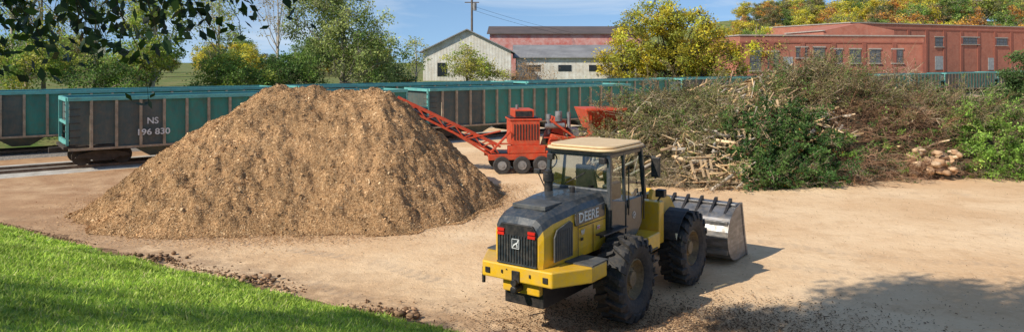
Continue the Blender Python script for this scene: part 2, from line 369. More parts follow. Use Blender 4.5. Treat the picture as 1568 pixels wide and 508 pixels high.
def litter(name,x,y,s,cols,parent=None,z=.03):
    n=len(x); cn=np.stack([x,y,z+0*x],1); s=s.reshape(-1,1)
    nn=nrm(np.array([[0,0,1.]])+rng.normal(size=(n,3))*.3); a=nrm(np.cross(nn,rvec(n))); b=np.cross(nn,a)
    V=np.stack([cn-a*s-b*s*.4,cn+a*s-b*s*.4,cn+a*s*.8+b*s*.4,cn-a*s+b*s*.3],1).reshape(-1,3)
    bulk(name,V,np.arange(4*n).reshape(n,4),np.repeat(pal(n,cols,.2),4,0),M_chip,parent)
n=34000; th=rng.uniform(-3.4,.3,n); rr=.90+np.abs(rng.normal(0,.13,n)); litter('spilled_chips',-7.4+np.cos(th)*7.1*rr,28+np.sin(th)*7.1*rr,rng.uniform(.01,.032,n),[(.45,.26,.125),(.33,.185,.09),(.58,.38,.2)],e,.045)
n=9000; litter('yard_litter',rng.uniform(-8,24,n),rng.uniform(12,29,n),rng.uniform(.008,.022,n),[(.36,.21,.12),(.22,.13,.07),(.6,.45,.3)],None,.04)
n=14000; litter('mulch_scatter',rng.normal(3.0,2.0,n),rng.normal(13.9,.9,n),rng.uniform(.01,.03,n),[(.18,.10,.055),(.11,.065,.035),(.30,.18,.10)],None,.035)

# ---------------------------------------------------------------- wheel loader
M_yel=mat('loader_yellow',(0.80,0.47,0.02),(0.72,0.40,0.018),.36,scale=3,dust=(0.50,0.33,0.16),dustamt=.42,coat=.3)
M_char=mat('loader_charcoal',(0.040,0.050,0.060),(0.026,0.034,0.042),.28,scale=3,dust=(0.22,0.18,0.14),dustamt=.35,coat=.3)
M_blk=mat('black_plastic',(0.020,0.020,0.022),(0.012,0.012,0.014),.42,dust=(.16,.12,.09),dustamt=.3)
M_tyre=mat('tyre_rubber',(0.036,0.037,0.040),(0.020,0.020,0.022),.7,scale=6,dust=(0.18,0.14,0.10),dustamt=.35)
M_rim=mat('rim_paint',(0.26,0.18,0.08),(0.11,0.08,0.05),.7,scale=6,dust=(.34,.25,.16),dustamt=.6)
M_roof=mat('roof_cream',(0.80,0.58,0.32),(0.70,0.48,0.25),.5,scale=3,dust=(.5,.36,.22),dustamt=.4)
M_steel=mat('worn_steel',(0.34,0.33,0.33),(0.15,0.15,0.15),.42,.7,scale=2.5,dust=(.34,.28,.22),dustamt=.7,stretch=(1,1,4))
M_red=mat('red_lens',(0.7,0.03,0.02),None,.2)
M_white=mat('white_marking',(0.8,0.8,0.78),(.6,.6,.58),.5)
M_mesh=mat('vent_mesh',(0.09,0.095,0.10),(0.055,.058,.06),.6,dust=(.24,.2,.15),dustamt=.35)
mg=bpy.data.materials.new('cab_glass'); nt,N,L,P=nodes(mg)
tr=N.new('ShaderNodeBsdfTransparent'); tr.inputs[0].default_value=(.80,.86,.84,1); gl=N.new('ShaderNodeBsdfGlossy'); gl.inputs['Roughness'].default_value=.03
fr=N.new('ShaderNodeFresnel'); fr.inputs[0].default_value=1.5; ms=N.new('ShaderNodeMixShader'); ad=N.new('ShaderNodeMath'); ad.operation='ADD'; ad.inputs[1].default_value=.04
L.new(fr.outputs[0],ad.inputs[0]); L.new(ad.outputs[0],ms.inputs[0]); L.new(tr.outputs[0],ms.inputs[1]); L.new(gl.outputs[0],ms.inputs[2]); L.new(ms.outputs[0],N['Material Output'].inputs['Surface'])

HD=math.radians(35)
LD=empty('wheel_loader',(1.36,14.94,0),-HD)
def wheel(name,cx,cy,parent):
    sx=1 if cx>0 else -1; R=.82; b=MB(); c=(cx,cy,R)
    half=[(.385,.20),(.42,.235),(.50,.275),(.60,.295),(.68,.292),(.73,.262),(.745,.20),(.75,.0)]
    prof=half+[(r,-w_) for r,w_ in half[::-1][1:]]
    b.revolve(prof,c,56,0)
    nl=19
    for side in(-1,1):
        for i in range(nl):
            a0=2*math.pi*(i+(.5 if side>0 else 0))/nl; pts=[]
            for (rr,ww,sk,da) in((.735,-.02,0,.045),(.83,-.02,0,.036),(.735,.27,.18,.088),(.82,.268,.18,.072),(.635,.297,.235,.07),(.655,.326,.235,.058)):
                for q in(-1,1):
                    t=a0+sk+da*q; pts.append((cx+ww*side,cy+rr*math.cos(t),R+rr*math.sin(t)))
            b.add(pts,[(0,1,3,2),(2,3,7,6),(0,2,6,4),(1,5,7,3),(6,7,11,10),(4,6,10,8),(5,9,11,7),(8,10,11,9)],0)
    b.obj(name+'_tyre',M_tyre,parent)
    b=MB(); b.revolve([(.39,.205),(.37,.22),(.355,.19),(.335,.10),(.30,.06),(.22,.045),(.20,.10),(.15,.12),(.14,.17),(0.001,.18)],c,36,0,sx)
    b.revolve([(.39,-.205),(.36,-.19),(.3,0),(0.001,0)],c,24,0,sx)
    for i in range(12):
        t=2*math.pi*i/12; b.cyl((cx+sx*.05,cy+.26*math.cos(t),R+.26*math.sin(t)),(cx+sx*.085,cy+.26*math.cos(t),R+.26*math.sin(t)),.018,n=6)
    b.obj(name+'_rim',M_rim,parent,smooth=True)
WB=2.95
for nm,cx,cy in(('rear_right_wheel',1.03,0),('rear_left_wheel',-1.03,0),('front_right_wheel',1.03,WB),('front_left_wheel',-1.03,WB)): wheel(nm,cx,cy,LD)
b=MB(); b.b2((-.42,-2.0,.62),(.42,1.5,1.38)); b.cyl((-.8,0,.8),(.8,0,.8),.17); b.cyl((-.8,WB,.8),(.8,WB,.8),.17)
b.b2((-.3,-.3,.55),(.3,.3,1.0)); b.b2((-.3,WB-.3,.55),(.3,WB+.3,1.1)); b.b2((-.25,1.4,.6),(.25,2.2,1.2))
b.cyl((0,-2.35,.98),(0,-2.1,.98),.07)
b.obj('chassis',M_blk,LD,.02)
poly=[(-.75,-2.25),(.75,-2.25),(1.15,-1.55),(1.15,-.98),(.55,-.98),(-.55,-.98),(-1.15,-.98),(-1.15,-1.55)]
b=MB(); b.prism(poly,'z',1.10,1.38); b.prism([(-.40,-2.1),(.40,-2.1),(.40,-1.2),(-.40,-1.2)],'z',.86,1.099)
b.obj('rear_counterweight',M_yel,LD,.025)
b=MB(); b.box((0,-2.262,1.2),(.16,.03,.2)); b.box((-.62,-2.262,1.23),(.1,.02,.1)); b.box((.62,-2.262,1.23),(.1,.02,.1)); b.cyl((0,-2.34,1.1),(0,-2.26,1.1),.06,n=12)
b.box((-.98,-1.9,1.0),(.05,.05,.3)); b.box((.3,-2.262,1.25),(.03,.02,.06)); b.box((-.3,-2.262,1.25),(.03,.02,.06)); b.box((-.2,-2.262,1.3),(.02,.02,.02)); b.obj('hitch_and_lamps',M_blk,LD,.005)
b=MB(); b.b2((-1.16,-1.55,1.385),(1.16,-.95,1.41)); b.obj('walkway',M_mesh,LD)
secs=[(-2.20,.45,2.12),(-2.14,.52,2.24),(-1.9,.57,2.33),(-1.5,.61,2.38),(-1.0,.64,2.43),(-.12,.66,2.46)]
b=MB(); pts=[]
for yy,ww,zt in secs:
    half=[(ww-.02,1.385),(ww,1.55),(ww,zt-.33),(ww-.02,zt-.2),(ww-.07,zt-.09),(ww-.17,zt-.02),(0,zt)]
    ring=half+[(-u_,v_) for u_,v_ in half[::-1][1:]]
    pts.append([(u_,yy,v_) for u_,v_ in ring])
k=len(pts[0])
for i in range(len(pts)-1):
    for j in range(k-1):
        mi=1 if (j>=3 and j<k-4) else 0
        b.add([pts[i][j],pts[i][j+1],pts[i+1][j+1],pts[i+1][j]],[(0,1,2,3)],mi)
b.add(pts[0],[tuple(range(k))],0); b.add(pts[-1],[tuple(range(k))],1)
b.obj('engine_hood',[M_yel,M_char],LD,smooth=True)
b=MB(); b.prism([(-.42,1.42),(.42,1.42),(.42,2.0),(.33,2.12),(-.33,2.12),(-.42,2.0)],'y',-2.235,-2.19)
b.obj('rear_grille',M_blk,LD,.01)
b=MB()
for i in range(13): b.box((-.36+.06*i,-2.242,1.68),(.022,.02,.48))
b.b2((-.42,-2.25,1.40),(.42,-2.2,1.43)); b.obj('grille_slats',M_char,LD)
b=MB()
for sx in(-1,1): b.box((sx*.33,-2.248,2.0),(.15,.03,.05)); b.box((sx*.33,-2.248,1.93),(.15,.03,.05))
b.obj('tail_lights',M_red,LD)
b=MB(); b.box((0,-2.255,1.78),(.17,.01,.18)); b.obj('rear_badge_plate',M_char,LD)
b=MB(); b.beam((-.045,-2.266,1.75),(.05,-2.266,1.81),.01,.022); b.beam((.04,-2.266,1.80),(.06,-2.266,1.85),.01,.018); b.beam((-.04,-2.266,1.75),(-.06,-2.266,1.71),.01,.016); b.beam((.03,-2.266,1.78),(.04,-2.266,1.72),.01,.016)
for q in((-.075,1.7),(.075,1.7)): b.box((q[0],-2.266,1.78),(.008,.008,.16))
b.box((0,-2.266,1.862),(.15,.008,.008));b.box((0,-2.266,1.698),(.15,.008,.008)); b.obj('rear_badge',M_white,LD)
for sx in(-1,1):
    b=MB(); pr=[(-1.95,1.47),(-1.32,1.47),(-1.32,2.06),(-1.42,2.12),(-1.86,2.03),(-1.95,1.9)]
    b.prism(pr,'x',sx*.60,sx*.628); b.obj('side_vent',M_mesh,LD,.006)
    b=MB()
    for i in range(9): b.box((sx*.631,-1.9+.065*i,1.75),(.008,.012,.5))
    b.obj('side_vent_ribs',M_char,LD)
    b=MB()
    b.box((sx*.655,-1.18,1.7),(.006,.012,.6)); b.box((sx*.662,-.62,1.66),(.006,.012,.52)); b.box((sx*.66,-.64,1.95),(.006,1.05,.012)); b.box((sx*.665,-1.05,1.72),(.01,.08,.05)); b.box((sx*.665,-.3,1.62),(.012,.1,.05))
    b.obj('panel_seams',M_blk,LD)
def text(body,size,loc,rot,material,parent,name,ext=.003,sx=1):
    cu=bpy.data.curves.new(name,'FONT'); cu.body=body; cu.size=size; cu.extrude=ext; cu.align_x='CENTER'; cu.align_y='CENTER'; cu.offset=size*.018
    o=bpy.data.objects.new(name,cu); COL.objects.link(o); cu.materials.append(material); o.parent=parent; o.location=loc; o.rotation_euler=rot; o.scale=(sx,1,1); return o
b=MB(); 
for sx in(-1,1): b.prism([(-1.28,1.99),(-.16,2.01),(-.16,2.27),(-1.28,2.22)],'x',sx*.635,sx*.672)
b.obj('hood_side_band',M_char,LD,.01)
text('DEERE',.25,(.676,-.81,2.115),(math.radians(90),0,math.radians(90)),M_white,LD,'hood_lettering',.002,1.08)
text('W',.13,(.664,-1.02,1.84),(math.radians(90),0,math.radians(90)),M_white,LD,'hood_decal')
b=MB(); b.box((.668,-.42,1.83),(.004,.11,.07)); b.obj('flag_decal_white',M_white,LD); b=MB(); b.box((.671,-.42,1.835),(.004,.10,.018));b.box((.671,-.42,1.808),(.004,.10,.012)); b.obj('flag_decal_red',M_red,LD)
b=MB(); b.b2((-.36,-1.85,2.33),(.36,-1.25,2.405)); b.obj('top_intake',M_mesh,LD,.01)
b=MB(); b.cyl((-.42,-.5,2.4),(-.42,-.5,2.62),.085,n=18); b.cyl((-.42,-.5,2.62),(-.42,-.5,2.78),.11,n=18); b.cyl((-.42,-.5,2.78),(-.42,-.5,2.84),.08,n=18)
b.cyl((.1,-.45,2.4),(.1,-.45,2.55),.055,n=14)
b.obj('exhaust_and_precleaner',M_blk,LD,.006,smooth=True)
b=MB()
b.hexa([(-.70,-.08,1.5),(.72,-.05,1.6),(.72,1.3,1.5),(-.70,1.3,1.5),(-.74,-.10,2.12),(.74,-.10,2.12),(.74,1.5,2.12),(-.74,1.5,2.12)])
b.b2((-.72,-.11,2.12),(.72,-.04,2.5))
b.obj('cab_body',M_char,LD,.03)
b=MB()
T=3.20; zb=2.1
cor=[(-.73,-.09),(.73,-.09),(.74,1.5),(-.74,1.5)]; top=[(-.68,.0),(.68,.0),(.68,1.42),(-.68,1.42)]
for (a,c_) in zip(cor,top): b.beam((a[0],a[1],zb),(c_[0],c_[1],T),.085,.085,up=(0,1,0))
for sx in(-1,1): b.beam((sx*.74,.55,zb),(sx*.68,.6,T),.06,.07,up=(0,1,0))
b.b2((-.7,-.03,3.10),(.7,.03,3.21)); b.b2((-.7,1.4,3.10),(.7,1.46,3.21)); b.b2((.655,0,3.10),(.71,1.45,3.21)); b.b2((-.71,0,3.10),(-.655,1.45,3.21))
b.obj('cab_pillars',M_char,LD,.015)
b=MB(); b.prism([(.56,1.42),(1.05,1.42),(1.30,1.62),(1.36,2.2),(.56,2.2)],'x',.735,.775); b.prism([(-.05,1.75),(.54,1.5),(.54,2.2),(-.05,2.3)],'x',.73,.765)
b.obj('cab_door_panel',M_char,LD,.02)
b=MB(); b.box((.785,.66,2.12),(.03,.03,.18)); b.cyl((.80,.62,1.9),(.80,.62,2.9),.014); b.cyl((.80,1.34,1.7),(.80,1.34,2.8),.014); b.cyl((-.80,.2,1.6),(-.80,.2,2.8),.014)
b.beam((-.3,-.09,2.52),(.15,-.06,2.78),.015,.02); b.obj('grab_rails_and_wiper',M_blk,LD)
b=MB(); b.cyl((.777,.92,1.85),(.781,.92,1.85),.07,n=20); b.cyl((.781,.92,1.85),(.784,.92,1.85),.055,n=20,mi=1); b.beam((.787,.89,1.83),(.787,.96,1.87),.004,.02,mi=0); b.obj('door_badge',[M_white,M_char],LD)
b=MB()
b.add([(-.69,-.07,2.5),(.69,-.07,2.5),(.66,-.01,3.12),(-.66,-.01,3.12)],[(0,1,2,3)])
b.add([(-.70,1.48,2.15),(.70,1.48,2.15),(.66,1.42,3.12),(-.66,1.42,3.12)],[(0,1,2,3)])
for sx in(-1,1): b.add([(sx*.735,-.04,2.25),(sx*.735,1.45,2.15),(sx*.675,1.40,3.12),(sx*.675,.02,3.12)],[(0,1,2,3)])
b.obj('cab_windows',mg,LD)
def rrect(x0,y0,x1,y1,r,n=5):
    out=[]
    for cx,cy,a in((x1-r,y1-r,0),(x0+r,y1-r,90),(x0+r,y0+r,180),(x1-r,y0+r,270)):
        for i in range(n): t=math.radians(a+90*i/(n-1)); out.append((cx+r*math.cos(t),cy+r*math.sin(t)))
    return out
b=MB(); b.prism(rrect(-.80,-.16,.80,1.60,.30),'z',3.215,3.275); b.obj('cab_roof_rim',M_roof,LD,.03,smooth=True)
b=MB(); b.prism(rrect(-.74,-.10,.74,1.54,.28),'z',3.277,3.325); b.obj('cab_roof',M_roof,LD,.035,smooth=True)
b=MB(); b.b2((-.75,-.1,3.17),(.75,1.54,3.213)); b.obj('cab_roof_lining',M_blk,LD)
b=MB(); b.b2((-.25,.35,2.2),(.25,.85,2.35)); b.hexa([(-.25,.28,2.3),(.25,.28,2.3),(.25,.4,2.3),(-.25,.4,2.3),(-.2,.18,2.9),(.2,.18,2.9),(.2,.28,2.9),(-.2,.28,2.9)]); b.b2((.3,.4,2.15),(.45,1.0,2.5)); b.obj('driver_seat',M_blk,LD,.03)
b=MB(); b.beam((0,1.3,2.1),(0,1.1,2.65),.08,.08); 
for i in range(16):
    t0=2*math.pi*i/16;t1_=2*math.pi*(i+1)/16; f=lambda t:(.2*math.cos(t),1.08+.1*math.sin(t),2.68+.17*math.sin(t)); b.cyl(f(t0),f(t1_),.015,n=6)
b.obj('steering_wheel',M_blk,LD)
b=MB()
b.beam((-.74,1.4,2.95),(-1.02,1.3,2.9),.03,.03); b.box((-1.05,1.3,2.8),(.05,.16,.3)); b.beam((.74,1.45,3.0),(1.0,1.5,3.0),.03,.03); b.box((1.0,1.5,2.78),(.2,.06,.42))
b.box((-.6,-.12,3.06),(.14,.1,.12)); b.box((.6,-.12,3.06),(.14,.1,.12)); b.beam((-.7,-.1,2.3),(-.88,-.2,2.75),.025,.025); b.box((-.88,-.2,2.74),(.15,.06,.1))
b.box((.92,1.95,2.16),(.2,.16,.16)); b.beam((.8,1.9,1.9),(.92,1.95,2.1),.04,.04); b.box((-.92,1.95,2.16),(.2,.16,.16)); b.box((.55,1.62,3.05),(.16,.12,.14)); b.box((-.55,1.62,3.05),(.16,.12,.14))
b.obj('mirrors_and_lamps',M_blk,LD,.012)
b=MB(); b.b2((.62,.95,1.08),(1.08,1.55,1.42)); b.b2((-1.08,.95,1.08),(-.62,1.55,1.42)); 
b.b2((.5,1.72,1.1),(.98,1.98,2.0)); b.b2((-.98,1.72,1.1),(-.5,1.98,2.0))
b.obj('tank_boxes',M_yel,LD,.025)
b=MB()
for sx in(-1,1):
    for zz in(.55,.85,1.12): b.box((sx*.95,1.2,zz),(.3,.42,.03))
    b.beam((sx*1.09,1.0,.5),(sx*1.09,1.0,1.2),.03,.05); b.beam((sx*1.09,1.4,.5),(sx*1.09,1.4,1.2),.03,.05)
    for i in range(5):
        a0=math.radians(98+12*i);a1=math.radians(98+12*(i+1)); P2=lambda r,a,x_:(x_,WB+r*math.cos(a),.8+r*math.sin(a))
        b.hexa([P2(.90,a0,sx*.75),P2(.90,a0,sx*1.22),P2(.90,a1,sx*1.22),P2(.90,a1,sx*.75),P2(.92,a0,sx*.75),P2(.92,a0,sx*1.22),P2(.92,a1,sx*1.22),P2(.92,a1,sx*.75)])
    b.b2((sx*.70,-.6,1.70),(sx*.9,.4,1.73))
b.obj('steps_and_fenders',M_blk,LD,.008)
b=MB()
for sx in(-1,1):
    b.hexa([(sx*.3,1.9,.9),(sx*.42,1.9,.9),(sx*.42,3.6,.8),(sx*.3,3.6,.8),(sx*.3,2.0,2.0),(sx*.42,2.0,2.0),(sx*.42,2.7,2.05),(sx*.3,2.7,2.05)])
    pr=[(2.25,1.95),(2.35,2.15),(3.3,1.85),(4.2,.98),(4.75,.62),(4.72,.40),(4.5,.38),(3.7,.85),(3.1,1.42),(2.35,1.78)]
    b.prism(pr,'x',sx*.46,sx*.56)
b.beam((-.45,3.85,.95),(.45,3.85,.95),.16,.22,up=(0,0,1)); b.b2((-.3,2.0,1.1),(.3,3.5,1.4))
b.prism([(3.0,1.7),(3.3,2.0),(4.1,1.35),(4.45,.9),(4.3,.75),(3.8,1.15)],'x',-.09,.09)
b.obj('lift_arms',M_yel,LD,.015)
b=MB()
for sx in(-1,1): b.cyl((sx*.5,2.6,1.0),(sx*.5,3.4,1.3),.07); b.cyl((sx*.5,3.4,1.3),(sx*.5,3.7,1.4),.035)
b.cyl((0,2.3,1.75),(0,3.0,1.9),.07); b.cyl((0,4.35,.85),(0,4.75,.75),.05); b.cyl((-.2,2.7,2.2),(.2,2.7,2.2),.03)
b.obj('hydraulic_cylinders',M_blk,LD,smooth=True)
prof=[]
for i in range(11):
    t=math.radians(100+ (262-100)*i/10); prof.append((5.25+.62*math.cos(t),.70+.62*math.sin(t)))
prof=[(5.55,1.42)]+[(5.2,1.36)]+prof[1:]+[(5.45,.05),(6.1,.04)]
b=MB(); HW=1.45; n=len(prof); inn=[]
for i,(yy,zz) in enumerate(prof):
    a_=prof[max(0,i-1)]; c_=prof[min(n-1,i+1)]; dx=c_[0]-a_[0]; dz=c_[1]-a_[1]; l=math.hypot(dx,dz); inn.append((yy-dz/l*.035,zz+dx/l*.035))
for i in range(n-1):
    o0,o1,i0,i1=prof[i],prof[i+1],inn[i],inn[i+1]
    b.hexa([(-HW,o0[0],o0[1]),(HW,o0[0],o0[1]),(HW,o1[0],o1[1]),(-HW,o1[0],o1[1]),(-HW,i0[0],i0[1]),(HW,i0[0],i0[1]),(HW,i1[0],i1[1]),(-HW,i1[0],i1[1])])
b.obj('bucket_shell',M_steel,LD)
b=MB()
for sx in(-1,1):
    b.prism(prof+[(6.12,.10),(5.9,.5),(5.75,1.0),(5.62,1.42)],'x',sx*HW,sx*(HW+.03))
    b.prism([(5.62,1.44),(5.70,1.44),(5.98,.5),(6.16,.03),(6.06,.03),(5.88,.5)],'x',sx*(HW-.02),sx*(HW+.05))
b.b2((-HW,5.3,1.40),(HW,5.62,1.44)); b.b2((-HW,4.75,.30),(HW,4.68,.42)); b.b2((-HW,4.78,1.0),(HW,4.70,1.1))
b.obj('bucket_sides',M_steel,LD,.006)
b=MB()
for i in range(8):
    xx=-1.3+.37*i; b.prism([(5.0,1.28),(5.45,1.45),(5.45,1.56),(5.36,1.56),(4.93,1.22)],'x',xx-.03,xx+.03)
for xx in(-.62,-.42,.42,.62,-.1,.1): b.prism([(4.68,.3),(4.72,1.15),(4.86,1.2),(4.9,.2)],'x',xx-.025,xx+.025)
for i in range(8): xx=-1.3+.37*i; b.hexa([(xx-.05,6.05,.03),(xx+.05,6.05,.03),(xx+.05,6.05,.09),(xx-.05,6.05,.09),(xx-.02,6.32,.02),(xx+.02,6.32,.02),(xx+.02,6.32,.04),(xx-.02,6.32,.04)])
b.obj('bucket_gussets_and_teeth',M_blk,LD,.004)

# ---------------------------------------------------------------- rail hopper cars
M_teal=mat('car_teal',(0.055,0.29,0.23),(0.032,0.18,0.15),.55,scale=1.2,dust=(0.17,0.13,0.08),dustamt=.4,stretch=(1,1,.25))
M_cblk=mat('car_black',(0.09,0.125,0.118),(0.06,0.080,0.078),.6,scale=1.2,dust=(0.24,0.17,0.11),dustamt=.4,stretch=(1,1,.25))
M_rib=mat('car_rib',(0.52,0.42,0.30),(0.26,0.22,0.16),.7,scale=2.5,dust=(.36,.20,.12),dustamt=.5)
M_chord=mat('car_chord',(0.15,0.50,0.45),(0.12,0.38,0.35),.55,scale=2,dust=(.25,.16,.1),dustamt=.3)
M_truck=mat('car_truck',(0.08,0.06,0.045),(0.04,0.03,0.025),.8)
LC=17.9
def car_meshes():
    H=3.27; W=1.45; out=[]
    b=MB()
    nb=15; st=(LC-2.4)/nb; x0=1.2
    for sy in(-1,1):
        for i in range(nb):
            mi=1 if i<3 else 0
            a=.35 if i==0 else x0+st*i; c=LC-.35 if i==nb-1 else x0+st*(i+1)
            b.b2((a,sy*W,1.0 if 0<i<nb-1 else 1.15),(c,sy*(W-.04),H-.12),mi)
    for (xa,xb,xc) in((.35,.35,2.2),(LC-.35,LC-.35,LC-2.2)):
        b.add([(xa,-W,H-.1),(xa,W,H-.1),(xb,W,2.0),(xb,-W,2.0)],[(0,1,2,3)],1); b.add([(xb,-W,2.0),(xb,W,2.0),(xc,W,1.0),(xc,-W,1.0)],[(0,1,2,3)],1)
    b.b2((2.2,-W+.05,.98),(LC-2.2,W-.05,1.04),1)
    for k_ in range(4):
        xc=4.2+k_*3.1; b.hexa([(xc-.4,-.9,.4),(xc+.4,-.9,.4),(xc+.4,.9,.4),(xc-.4,.9,.4),(xc-1.3,-1.3,1.0),(xc+1.3,-1.3,1.0),(xc+1.3,1.3,1.0),(xc-1.3,1.3,1.0)],1)
    out.append(('body',b,[M_teal,M_cblk],0))
    b=MB()
    for sy in(-1,1):
        for i in range(nb+1):
            x=x0+st*i; b.b2((x-.06,sy*W,1.0),(x+.06,sy*(W+.13),H-.1))
        b.b2((.3,sy*W,.9),(LC-.3,sy*(W+.12),1.0))
    out.append(('ribs',b,[M_rib],0))
    b=MB()
    for sy in(-1,1): b.b2((.25,sy*(W-.08),H-.1),(LC-.25,sy*(W+.16),H+.06))
    for xa in(.25,LC-.25): b.b2((xa-.07,-W,H-.12),(xa+.07,W,H+.05)); b.b2((xa-.06,-W,1.15),(xa+.06,-W+.12,H-.12)); b.b2((xa-.06,W-.12,1.15),(xa+.06,W,H-.12)); b.b2((xa-.05,-W,1.15),(xa+.05,W,1.35)); b.b2((xa-.04,-W+.1,2.1),(xa+.04,W-.1,2.22))
    out.append(('top_chord_and_end_frame',b,[M_chord],0))
    b=MB()
    for xa in(.16,LC-.16):
        for k_ in range(7): b.beam((xa,-W,1.2+.3*k_),(xa,-W+.42,1.2+.3*k_),.03,.03)
        b.beam((xa,-W+.42,1.0),(xa,-W+.42,H),.03,.03)
        s_=1 if xa<1 else -1
        for k_ in range(6): b.beam((xa+s_*.14,-W-.1,1.2+.32*k_),(xa+s_*.6,-W-.1,1.2+.32*k_),.03,.03)
        b.beam((xa+s_*.6,-W-.1,.6),(xa+s_*.6,-W-.1,3.0),.03,.03)
    b.b2((-.35,-.15,.75),(LC+.35,.15,.98)); b.b2((.1,-W,.98),(2.2,W,1.1)); b.b2((LC-2.2,-W,.98),(LC-.1,W,1.1))
    for xa in(1.75,LC-1.75):
        for dx in(-.85,.85):
            for sy in(-.75,.75): b.cyl((xa+dx,sy-.06,.55),(xa+dx,sy+.06,.55),.42,n=24); 
            b.cyl((xa+dx,-1.05,.55),(xa+dx,1.05,.55),.1)
        for sy in(-1.02,1.02):
            b.prism([(xa-1.15,.52),(xa-1.0,.68),(xa-.35,.82),(xa+.35,.82),(xa+1.0,.68),(xa+1.15,.52),(xa+.7,.50),(xa+.35,.34),(xa-.35,.34),(xa-.7,.50)],'y',sy-.09,sy+.09)
    out.append(('trucks_and_ladders',b,[M_truck],0))
    return out
base=None
def place_car(t,s):
    global base
    p=TP+TD*t+TN*s; e=empty('hopper_rail_car',(p[0],p[1],0.0),math.atan2(TD[1],TD[0]))
    if base is None:
        base=[b.obj(nm,mt,e) for nm,b,mt,_ in car_meshes()]
    else:
        for o in base:
            q=bpy.data.objects.new(o.name.split('.')[0],o.data); COL.objects.link(q); q.parent=e
    e.location.z=.05 if s<3 else .12
    return e
c0=place_car(0,S1); place_car(18.9,S1)
for k_ in range(-2,8): place_car(-5.2+18.9*k_,7.0)
text('NS',.42,(3.8,-1.462,2.12),(math.radians(90),0,0),M_white,c0,'reporting_mark'); text('196 830',.40,(3.8,-1.600,1.60),(math.radians(90),0,0),M_white,c0,'car_number',.003,1.15)
text('NS',.3,(12.2,-1.462,2.35),(math.radians(90),0,0),M_white,c0,'small_mark')

# ---------------------------------------------------------------- grinder with conveyor
M_gr=mat('grinder_red',(0.68,0.070,0.022),(0.52,0.05,0.018),.5,scale=2.5,dust=(0.40,0.18,0.09),dustamt=.5)
M_grey=mat('machine_grey',(0.36,0.35,0.34),(0.17,0.17,0.17),.5,.4)
G=empty('wood_grinder',(0.4,34.0,0),math.radians(8))
b=MB()
b.b2((-1.6,-.95,.62),(4.6,-.8,.88)); b.b2((-1.6,.8,.62),(4.6,.95,.88)); 
for xx in(-1.5,-.4,.7,1.9,3.2,4.4): b.b2((xx,-.8,.62),(xx+.15,.8,.8))
b.b2((-.55,-.85,1.25),(.75,.75,2.35)); b.b2((-.40,-.75,2.5),(.5,.65,2.85)); b.b2((-.7,-.9,.9),(1.0,-.5,1.25)); b.b2((-.62,-.88,2.36),(.85,.8,2.44))
b.prism([(1.0,.9),(2.2,.9),(2.5,1.5),(1.3,1.75)],'y',-.9,.9)
b.prism([(1.35,1.8),(2.0,1.6),(2.05,2.3),(1.5,2.5)],'y',-.5,.6)
b.hexa([(3.1,-.8,1.9),(4.4,-.8,1.9),(4.4,.8,1.9),(3.1,.8,1.9),(2.8,-1.3,2.85),(4.6,-1.3,2.85),(4.6,1.3,2.85),(2.8,1.3,2.85)])
for xx in(3.0,3.6,4.2,4.45): b.beam((xx+.1,-.95,2.0),(xx,-1.34,2.88),.07,.07)
b.b2((2.75,-1.38,2.8),(4.65,-1.28,2.92)); b.b2((3.0,-.7,.9),(3.15,-.55,1.95)); b.b2((4.2,-.7,.9),(4.35,-.55,1.95)); b.beam((2.3,-.8,1.0),(3.3,-.8,1.9),.1,.14); b.beam((1.2,-.92,2.4),(2.9,-.92,1.2),.09,.09)
for xx in(-.62,.78): b.beam((xx,-.93,.9),(xx,-.93,2.7),.09,.09)
b.beam((-1.5,-.9,.95),(-.6,-.9,1.9),.1,.1); b.beam((-.9,-.95,.9),(-.9,-.95,1.9),.07,.07); b.beam((-1.6,-.9,1.35),(-.6,-.9,1.35),.07,.07)
for xx in(1.0,1.5,2.0,2.6): b.beam((xx,-.98,.9),(xx,-.98,1.6),.06,.06)
b.beam((.9,-.98,1.6),(2.9,-.98,1.6),.05,.05); b.beam((.9,-.98,1.25),(2.9,-.98,1.25),.04,.04)
b.obj('grinder_frame',M_gr,G,.02)
b=MB()
P0=Vector((-1.0,0,.75)); P1=Vector((-5.6,-.1,3.12)); dd=(P1-P0)
for sy in(-.55,.55):
    for dz in(0,.42): b.beam(P0+Vector((0,sy,dz)),P1+Vector((0,sy,dz*.7)),.07,.09)
    for i in range(11):
        f0=i/11;f1=(i+1)/11; a=P0+dd*f0+Vector((0,sy,.42*(1-.3*f0) if i%2 else 0)); c_=P0+dd*f1+Vector((0,sy,0 if i%2 else .42*(1-.3*f1))); b.beam(a,c_,.05,.05)
for i in range(8): c_=P0+dd*(i/7); b.beam(c_+Vector((0,-.55,0)),c_+Vector((0,.55,0)),.05,.05)
b.beam((-1.3,-.6,.7),(-3.2,-.62,1.9),.09,.09); b.beam((-2.6,-.6,1.55),(-1.0,-.6,1.9),.06,.06)
b.obj('discharge_conveyor_frame',M_gr,G)
b=MB(); b.beam(P0+Vector((0,0,.1)),P1+Vector((0,0,.1)),1.0,.05); b.cyl(P1+Vector((0,-.5,.1)),P1+Vector((0,.5,.1)),.16)
for i in range(9): b.box((-.4+.13*i,-.86,1.85),(.05,.03,.7))
b.b2((-.35,-.78,2.52),(.4,-.755,2.78)); b.b2((1.1,-.4,.9),(3.0,.5,1.5)); b.b2((-1.4,-.6,.62),(1.0,.6,.9)); b.b2((-.6,-.7,2.44),(.7,.6,2.5))
b.obj('conveyor_belt_and_grilles',M_blk,G)
b=MB()
for i,xx in enumerate((-1.0,-.1,.8,1.7)):
    for sy in(-.98,.98): b.cyl((xx,sy-.13,.40),(xx,sy+.13,.40),.39,n=24)
b.obj('grinder_tyres',M_tyre,G,.03)
b=MB()
for i,xx in enumerate((-1.0,-.1,.8,1.7)): b.cyl((xx,-1.13,.40),(xx,-1.10,.40),.2,n=18); b.cyl((xx,-1.16,.4),(xx,-1.1,.4),.08)
